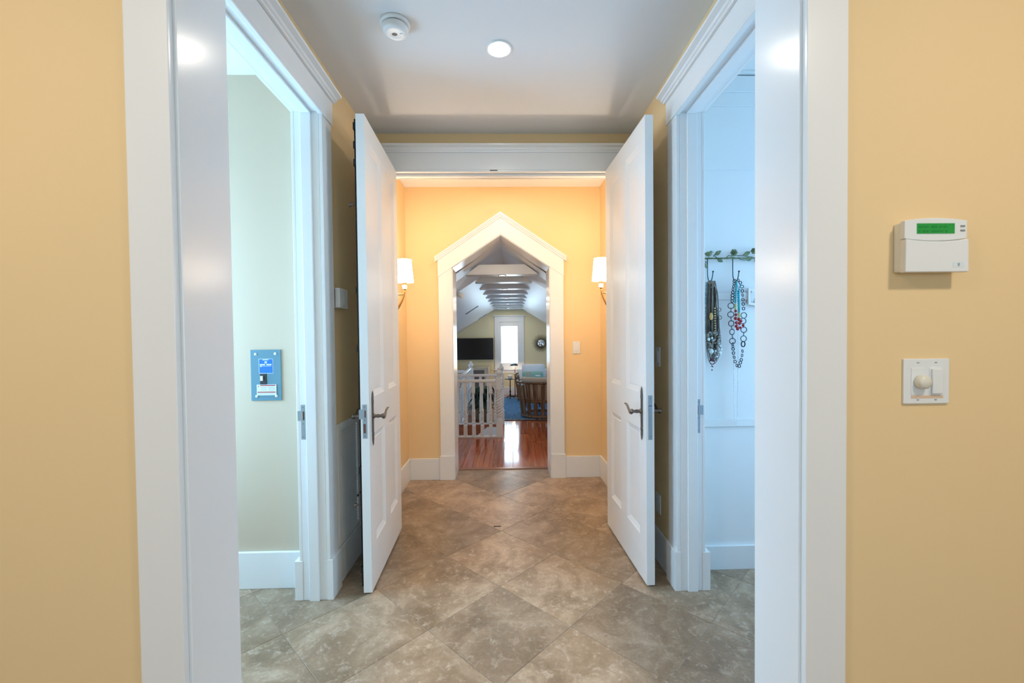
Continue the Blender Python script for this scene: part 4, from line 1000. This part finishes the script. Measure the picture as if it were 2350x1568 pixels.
sm_ = MB().box(-.196, .196, -.004, .004, 0, .050).mesh('blind_slat', m_blind)
n = 16
for k in range(n): link('blind_slat', sm_, w, (0, .025, .775-.55+.0515*k)).rotation_euler = (.12, 0, 0)
wp('bottom_rail', -.198, .198, .015, .035, .745, .772, m_blind)
# --- baseboard
b = MB(F); b.box(-KX, KX, FW-.018, FW, 0, .17); struct('baseboard_living', b, m_white, 'white baseboard along the window wall of the living room', 'baseboard')
# --- television
t = fthing('television', 'black flat television on the wall left of the window', 'television', -.79, FW-.075, .83)
fpart('bezel', MB().box(-.43, .43, -.035, .03, 0, .50), m_dark, t, b=.004); fpart('screen', MB().box(-.418, .418, -.0365, -.035, .012, .488), mat('glossy_black_screen', (.006, .006, .007), .18), t)
# --- console under it
m_taup = mat('grey_mesh_panel', (.14, .125, .11), .6); m_cream2 = mat('cream_lacquer', (.58, .50, .37), .4)
t = fthing('media_cabinet', 'cream cabinet with grey mesh door under the television', 'cabinet', -.72, FW-.22, 0)
fpart('body', MB().box(-.26, .26, -.18, .19, .04, .665), m_cream2, t, b=.004); d_ = fpart('door', MB().box(-.2, .2, -.19, -.18, .12, .64), m_cream2, t, b=.003)
fpart('mesh_panel', MB().box(-.165, .165, -.195, -.19, .16, .61), m_taup, d_)
for x in (-.23, .23): fpart('foot', MB().box(x-.025, x+.025, -.16, .16, 0, .04), m_cream2, t)
# --- sunburst mirror
q = Fi(at(1242, 788, y=FW-.03)); t = fthing('sunburst_mirror', 'round convex mirror with radiating dark gold rays', 'mirror', q.x, FW, q.z-.22)
m_ray = mat('dark_gold_rays', (.12, .085, .045), .4, .6)
b = MB(); random.seed(2)
for k in range(56):
    a = 2*pi*k/56; R = (.222, .19, .208, .18)[k % 4]; b.tube([(.085*cos(a), -.012, .22+.085*sin(a)), (R*cos(a), -.014, .22+R*sin(a))], [.0038, .0022], 5)
fpart('rays', b, m_ray, t, kind='stuff')
fpart('backing', MB().lathe([(.096, -.004), (.100, -.016), (.094, -.022)][::-1], (0, 0, .22), 1, 32), m_ray, t)
fpart('mirror_glass', smooth_all(MB().lathe([(.0001, -.050), (.03, -.048), (.06, -.041), (.085, -.028), (.094, -.02)], (0, 0, .22), 1, 32)), mat('silver_mirror', (.85, .88, .92), .03, 1), t)

# --- balustrades
m_rail = bump(mat('white_baluster_paint', (.80, .77, .73), .3), (60, 60, 60), .03, .001)
BAL = [(.0115, 0)]
def turned(sq, h, rope=False):
    """turned baluster of height h: square foot and top, round shaft, bands"""
    b = MB(); s_ = sq/2
    b.box(-s_, s_, -s_, s_, 0, h*.20); b.box(-s_*.85, s_*.85, -s_*.85, s_*.85, h*.80, h)
    pr = [(s_*.95, .20), (s_*.6, .212), (s_*.6, .235), (s_*1.0, .245), (s_*1.0, .262), (s_*.62, .272), (s_*.85, .30), (s_*.80, .40), (s_*.62, .60), (s_*.5, .76), (s_*.55, .77), (s_*.85, .80)]
    b.lathe([(r, z*h) for r, z in pr], (0, 0, 0), 2, 10, cap=False)
    if rope:
        for st_ in range(2): b.tube([(s_*.72*cos(a), s_*.72*sin(a), h*(.285+.20*k/30)) for k in range(31) for a in [k*.75+st_*pi]], s_*.32, 5)
    return b
def newel(nm, lab, x, y, h=.93, rope=True):
    t = fthing(nm, lab, 'newel post', x, y, 0, group=None)
    b = MB(); b.box(-.043, .043, -.043, .043, 0, .215); fpart('base_block', b, m_rail, t, b=.004)
    b = MB(); b.lathe([(.036, .215), (.04, .225), (.036, .235), (.033, .25), (.033, .275), (.040, .285), (.040, .30), (.033, .31)], (0, 0, 0), 2, 20); b.lathe([(.034, .31), (.034, .60)], (0, 0, 0), 2, 20)
    if rope:
        for st_ in range(3): b.tube([(.031*cos(k*.42+st_*2*pi/3), .031*sin(k*.42+st_*2*pi/3), .305+.30*k/40) for k in range(41)], .0125, 7)
    b.lathe([(.033, .60), (.040, .61), (.040, .625), (.036, .635)], (0, 0, 0), 2, 20); fpart('rope_turned_shaft', b, m_rail, t)
    fpart('top_block', MB().box(-.040, .040, -.040, .040, .635, .795), m_rail, t, b=.004)
    k = h-.93
    fpart('finial', smooth_all(MB().lathe([(.03, .795), (.034, .805), (.022, .815), (.026, .822), (.040, .848), (.041, .866), (.030, .888), (.017, .902), (.021, .912), (.020, .924), (.001, .932)], (0, 0, 0), 2, 20)), m_rail, t)
    return t
nx_, ny_ = Fi(at(1147, 1001, z=0)).x, 5.60
newel('newel_post', 'rope turned white newel post with finial at the stair opening, front one', nx_, ny_)
newel('newel_post', 'white newel post directly behind the front rope turned newel', nx_+.004, 6.46)
bal_me = turned(.046, .715, True).mesh('baluster', m_rail)
def balustrade(lab, x0, x1, y, xs, z0=.02):
    t = fthing('balustrade', lab, 'balustrade', (x0+x1)/2, y, 0)
    w_ = x1-x0
    fpart('handrail', MB().prism([(-.028, .735), (.028, .735), (.03, .752), (.024, .772), (-.024, .772), (-.03, .752)], 0, -w_/2, w_/2), m_rail, t, b=.003)
    fpart('foot_rail', MB().box(-w_/2, w_/2, -.03, .03, 0, .02), m_rail, t, b=.003)
    for x in xs: link('baluster', bal_me, t, (x-(x0+x1)/2, 0, .02))
    return t
pitch = .113
balustrade('front white balustrade with rope turned balusters by the stair opening', -1.2, nx_-.043, ny_, [nx_-.115-pitch*k for k in range(8)])
balustrade('rear white balustrade across the far side of the stair opening', -1.2, nx_-.039, 6.46, [nx_-.09-pitch*k for k in range(8)])
# stair flight rail further back on the left
q = Fi(at(1080, 826, y=7.25)); nb = newel('newel_post', 'white newel post where the sloping stair rail ends', q.x, 7.25, rope=False)
t = fthing('stair_rail', 'sloping white stair rail with close balusters behind the front balustrade', 'stair rail', q.x-.05, 6.98, 0)
def tl(p): return (p[0]-(q.x-.05), p[1]-6.98, p[2])
A_, B_ = (q.x-.012, 7.175, .80), (q.x-.10, 6.52, .70)
b = MB(); b.tube([tl(A_), tl(B_)], .028, 8); b.tube([tl((A_[0], A_[1], .74)), tl((B_[0], B_[1], .64))], .014, 8); fpart('sloping_handrail', b, m_rail, t)
b = MB(); b.prism([(7.21-6.98, .22), (6.52-6.98, .03), (6.52-6.98, 0), (7.21-6.98, 0)], 0, -.03, .0); fpart('stringer', b, m_rail, t)
sp_me = MB().lathe([(.012, 0), (.012, .12), (.008, .14), (.010, .2), (.008, .5), (.011, .54)], (0, 0, 0), 2, 8).mesh('spindle', m_rail)
for k in range(7):
    f = (k+.5)/7; p_ = tl((A_[0]+(B_[0]-A_[0])*f, A_[1]+(B_[1]-A_[1])*f, .20*(1-f))); link('spindle', sp_me, t, p_)
fpart('level_rail', MB().box(-.75, .005, .24, .30, .735, .775), m_rail, t, b=.003)
for k in range(6): link('spindle', sp_me, t, (-.10-.115*k, .27, .0)).scale = (1, 1, 1.37)

# --- potted palm
m_frond = vary(mat('dark_green_frond', (.01, .03, .012), .45), (.004, .012, .006), (.03, .07, .025), (30, 30, 30)); m_basket = vary(mat('olive_brown_basket', (.2, .14, .07), .8), (.13, .09, .045), (.27, .20, .11), (60, 60, 90))
px_ = Fi(at(1108, 960, z=0)).x-.01
t = fthing('potted_palm', 'dark leafy palm in an olive brown basket behind the balustrades', 'potted plant', px_+.02, 6.80, 0)
fpart('basket', MB().lathe([(.11, 0), (.125, .02), (.135, .2), (.14, .30), (.125, .30), (.12, .26)], (0, 0, 0), 2, 24), m_basket, t)
random.seed(9)
for k in range(110):
    a = 2.4*k; L = random.uniform(.13, .27); up_ = random.uniform(.02, .30); b = MB(); vs = []
    d = Vector((cos(a), sin(a), 0)); n_ = 9; wd = random.uniform(.026, .045)
    for i in range(n_+1):
        f = i/n_; P = Vector((0, 0, .27))+d*(L*f)+Vector((0, 0, up_*sin(f*2.4)*1.1-.12*f*f)); sd = Vector((-d.y, d.x, 0))*(wd*sin(pi*min(1, .1+.9*f)))
        vs += [P+sd, P+Vector((0, 0, .006)), P-sd]
    b.add(vs, [(i*3+j, i*3+j+1, i*3+j+4, i*3+j+3) for i in range(n_) for j in (0, 1)], True); fpart('frond', b, m_frond, t)
# --- rug
m_rug = vary(mat('blue_flecked_rug', (.05, .13, .26), .9), (.018, .085, .24), (.11, .30, .50), (55, 55, 55), 3, .42, .62); m_rugb = vary(mat('patterned_rug_border', (.2, .2, .25), .9), (.03, .05, .10), (.42, .38, .36), (30, 30, 30), 3, .42, .58)
t = fthing('area_rug', 'blue flecked area rug with a patterned border on the pine floor', 'rug', .60, 8.15, 0)
fpart('border', MB().box(-.82, .82, -1.42, 1.28, 0, .006), m_rugb, t); fpart('field', MB().box(-.70, .70, -1.32, 1.16, .006, .008), m_rug, t); fpart('edge_binding', MB().box(-.82, .82, -1.435, -1.42, 0, .009), m_dark, t)
# --- side table with candle
q = Fi(at(1171, 914, z=.008)); TYq = 9.2
x_ = Fi(at(1171, 900, y=9.15)).x
t = fthing('side_table', 'small black pedestal side table by the window', 'side table', x_, 9.2, .0085)
fpart('top', MB().lathe([(.115, .415), (.125, .420), (.125, .427), (.11, .43)], (0, 0, 0), 2, 28), m_black, t)
fpart('pedestal', MB().lathe([(.012, .03), (.018, .05), (.02, .075), (.012, .10), (.012, .12), (.02, .145), (.011, .17), (.009, .40), (.03, .415)], (0, 0, 0), 2, 14), m_black, t)
for k in range(3):
    a = 2*pi*k/3+.5; fpart('foot', MB().tube([(0, 0, .05), (.05*cos(a), .05*sin(a), .035), (.11*cos(a), .11*sin(a), .010)], [.012, .011, .008], 8), m_black, t)
t = fthing('candle', 'squat white candle on the black side table', 'candle', x_, 9.2, .438)
m_wax = mat('white_wax', (.78, .76, .70), .5); fpart('wax', MB().lathe([(.046, 0), (.048, .01), (.048, .07), (.04, .074), (.001, .068)], (0, 0, 0), 2, 20), m_wax, t); fpart('wick', MB().tube([(0, 0, .066), (.001, 0, .085)], .0015, 5), m_dark, t)
# --- reading lamp
x_ = Fi(at(1182, 900, y=9.55)).x
t = fthing('reading_lamp', 'slim floor lamp with a dark dome shade before the window', 'floor lamp', x_, 9.55, 0)
fpart('base', MB().lathe([(.10, 0), (.10, .012), (.02, .022), (.008, .03)], (0, 0, 0), 2, 24), m_black, t); fpart('pole', MB().tube([(0, 0, .02), (0, 0, .70)], .009, 8), mat('bronze_pole', (.10, .05, .04), .4, .6), t)
fpart('shade', smooth_all(MB().lathe([(.095, .70), (.090, .715), (.07, .735), (.035, .752), (.0001, .757)], (-.02, 0, 0), 2, 24)), mat('slate_dome', (.05, .055, .07), .4, .3), t)
lamp('reading_light', 'POINT', (-.02, 0, .70), P_READ, WARM, .03, parent=t)
# --- barrel chairs
m_cush = mat('beige_linen_cushion', (.58, .49, .38), .85); m_whitec = mat('white_linen_cushion', (.82, .83, .86), .85); m_mint = mat('mint_pillow', (.30, .52, .42), .85)
def barrel_chair(lab, x, y, yaw, r0, r1, h, n, a0, a1, cush, group):
    t = fthing('barrel_chair', lab, 'armchair', x, y, .008, group); t.rotation_euler = (0, 0, -PHI+yaw)
    # back points to -y (angle -90 deg)
    def rr(z): return r0+(r1-r0)*(z/h)**1.3
    for k in range(n):
        a = a0+(a1-a0)*k/(n-1); b = MB(); vs = []
        hh = h if abs(a+pi/2) < 1.0 else h*(.93)
        for i in range(7):
            z = .03+(hh-.05)*i/6; f = i/6; wd = .034*(1+.25*abs(2*f-1))*.5*1.75
            for (dr, dw) in ((0, -1), (0, 1), (.014, 1), (.014, -1)):
                R = rr(z)+dr; an = a+dw*wd/R/1.0; vs.append((R*cos(an), R*sin(an), z))
        fs = []
        for i in range(6):
            for q in range(4): fs.append((i*4+q, i*4+(q+1) % 4, (i+1)*4+(q+1) % 4, (i+1)*4+q))
        fs += [(3, 2, 1, 0), (24, 25, 26, 27)]
        fpart('back_slat', b.add(vs, fs), m_rattan, t)
    def arc(z, R, e0=a0, e1=a1, m_=28): return [(R*cos(e0+(e1-e0)*k/m_), R*sin(e0+(e1-e0)*k/m_), z) for k in range(m_+1)]
    fpart('top_rail', MB().tube(arc(h-.015, r1+.008, a0-.06, a1+.06), .017, 8), m_rattan, t)
    fpart('base_ring', MB().tube([(p[0], p[1], p[2]) for p in arc(.028, r0+.005, -pi, pi, 36)], .020, 8), m_rattan, t)
    fpart('seat_frame', MB().lathe([(r0-.01, .25), (r0+.015, .26), (r0+.015, .29), (r0-.01, .30)], (0, 0, 0), 2, 28), m_rattan, t)
    fpart('seat_cushion', smooth_all(MB().lathe([(r0-.02, .30), (r0+.005, .32), (r0+.01, .38), (r0-.02, .42), (.0001, .43)], (0, 0, 0), 2, 28)), cush, t)
    b = MB(); m_ = 20; c0, c1_ = -pi/2-1.05, -pi/2+1.05; vs = []
    prof = [(-.015, .30), (-.02, .50), (-.015, h+.02), (.0, h+.055), (-.03, h+.075), (-.075, h+.05), (-.09, .62 if h > .62 else h-.03), (-.10, .40), (-.07, .30)]
    for k in range(m_+1):
        a = c0+(c1_-c0)*k/m_
        for dr, z in prof: R = rr(min(z, h))+dr; vs.append((R*cos(a), R*sin(a), z))
    P_ = len(prof); fs = [(k*P_+j, k*P_+(j+1) % P_, (k+1)*P_+(j+1) % P_, (k+1)*P_+j) for k in range(m_) for j in range(P_)]
    fs += [tuple(range(P_))[::-1], tuple(m_*P_+j for j in range(P_))]
    fpart('back_cushion', smooth_all(b.add(vs, fs)), cush, t)
    return t
cg = 'barrel armchairs on the rug'
xc = Fi(at(1243, 940, y=7.1)).x
barrel_chair('slatted brown barrel armchair with beige cushions, its back turned to the stairs', xc, 7.12, 0, .335, .40, .60, 13, -pi/2-2.0, -pi/2+2.0, m_cush, cg)
x2 = Fi(at(1224, 900, y=9.0)).x
barrel_chair('slatted barrel armchair with white back cushion facing the doorway', x2, 9.0, pi, .33, .39, .56, 13, -pi/2-2.0, -pi/2+2.0, m_whitec, cg)
t = fthing('throw_cushion', 'big white cushion with rounded corners on the far armchair', 'cushion', x2+.005, 8.93, .44)
def pillow(wx, wz, d, n=10):
    vs = []; fs = []
    for sgn in (-1, 1):
        for i in range(n+1):
            for j in range(n+1):
                u, v = 2*i/n-1, 2*j/n-1; k = (1-abs(u)**3.2)*(1-abs(v)**3.2); k = max(k, 0)**.5
                ru = u*sqrt(max(0, 1-.10*v**8)); rv = v*sqrt(max(0, 1-.10*u**8))
                vs.append((ru*wx/2, sgn*d/2*k, wz/2+rv*wz/2))
    m_ = (n+1)*(n+1)
    for i in range(n):
        for j in range(n):
            q = (i*(n+1)+j, (i+1)*(n+1)+j, (i+1)*(n+1)+j+1, i*(n+1)+j+1); fs.append(q); fs.append(tuple(a+m_ for a in q[::-1]))
    return MB().add(vs, fs, True)
fpart('cover', pillow(.49, .33, .15), m_whitec, t)
t = fthing('throw_pillow', 'mint green pillow leaning on the white cushion', 'pillow', x2-.02, 8.80, .44); fpart('cover', pillow(.44, .18, .10), m_mint, t)
# --- low table with candle holder and box between the chairs
x3 = Fi(at(1222, 880, y=8.05)).x
t = fthing('coffee_table', 'small round wooden table between the two armchairs', 'table', x3, 8.10, .0085)
fpart('top', MB().lathe([(.22, .50), (.23, .51), (.23, .525), (.22, .53)], (0, 0, 0), 2, 30), m_rattan, t)
for k in range(4):
    a = pi/4+pi/2*k; fpart('leg', MB().tube([(.17*cos(a), .17*sin(a), .50), (.19*cos(a), .19*sin(a), .003)], .014, 8), m_rattan, t)
t = fthing('candle_holder', 'grey green pillar candle holder on the low round table', 'candle holder', Fi(at(1212.5, 860, y=8.05)).x, 8.05, .538); fpart('cylinder', MB().lathe([(.042, 0), (.044, .01), (.044, .135), (.038, .137), (.038, .10)], (0, 0, 0), 2, 20), mat('sage_glass', (.40, .42, .32), .3), t); fpart('wax', MB().lathe([(.037, .02), (.037, .10)], (0, 0, 0), 2, 16), m_wax, t)
t = fthing('tissue_box', 'small pale box on the low round table', 'box', Fi(at(1234, 862, y=8.05)).x, 8.05, .538); fpart('box_body', MB().box(-.042, .042, -.04, .04, 0, .05), m_mint, t, b=.003); fpart('box_lid', MB().box(-.045, .045, -.043, .043, .05, .068), m_whitec, t, b=.003)
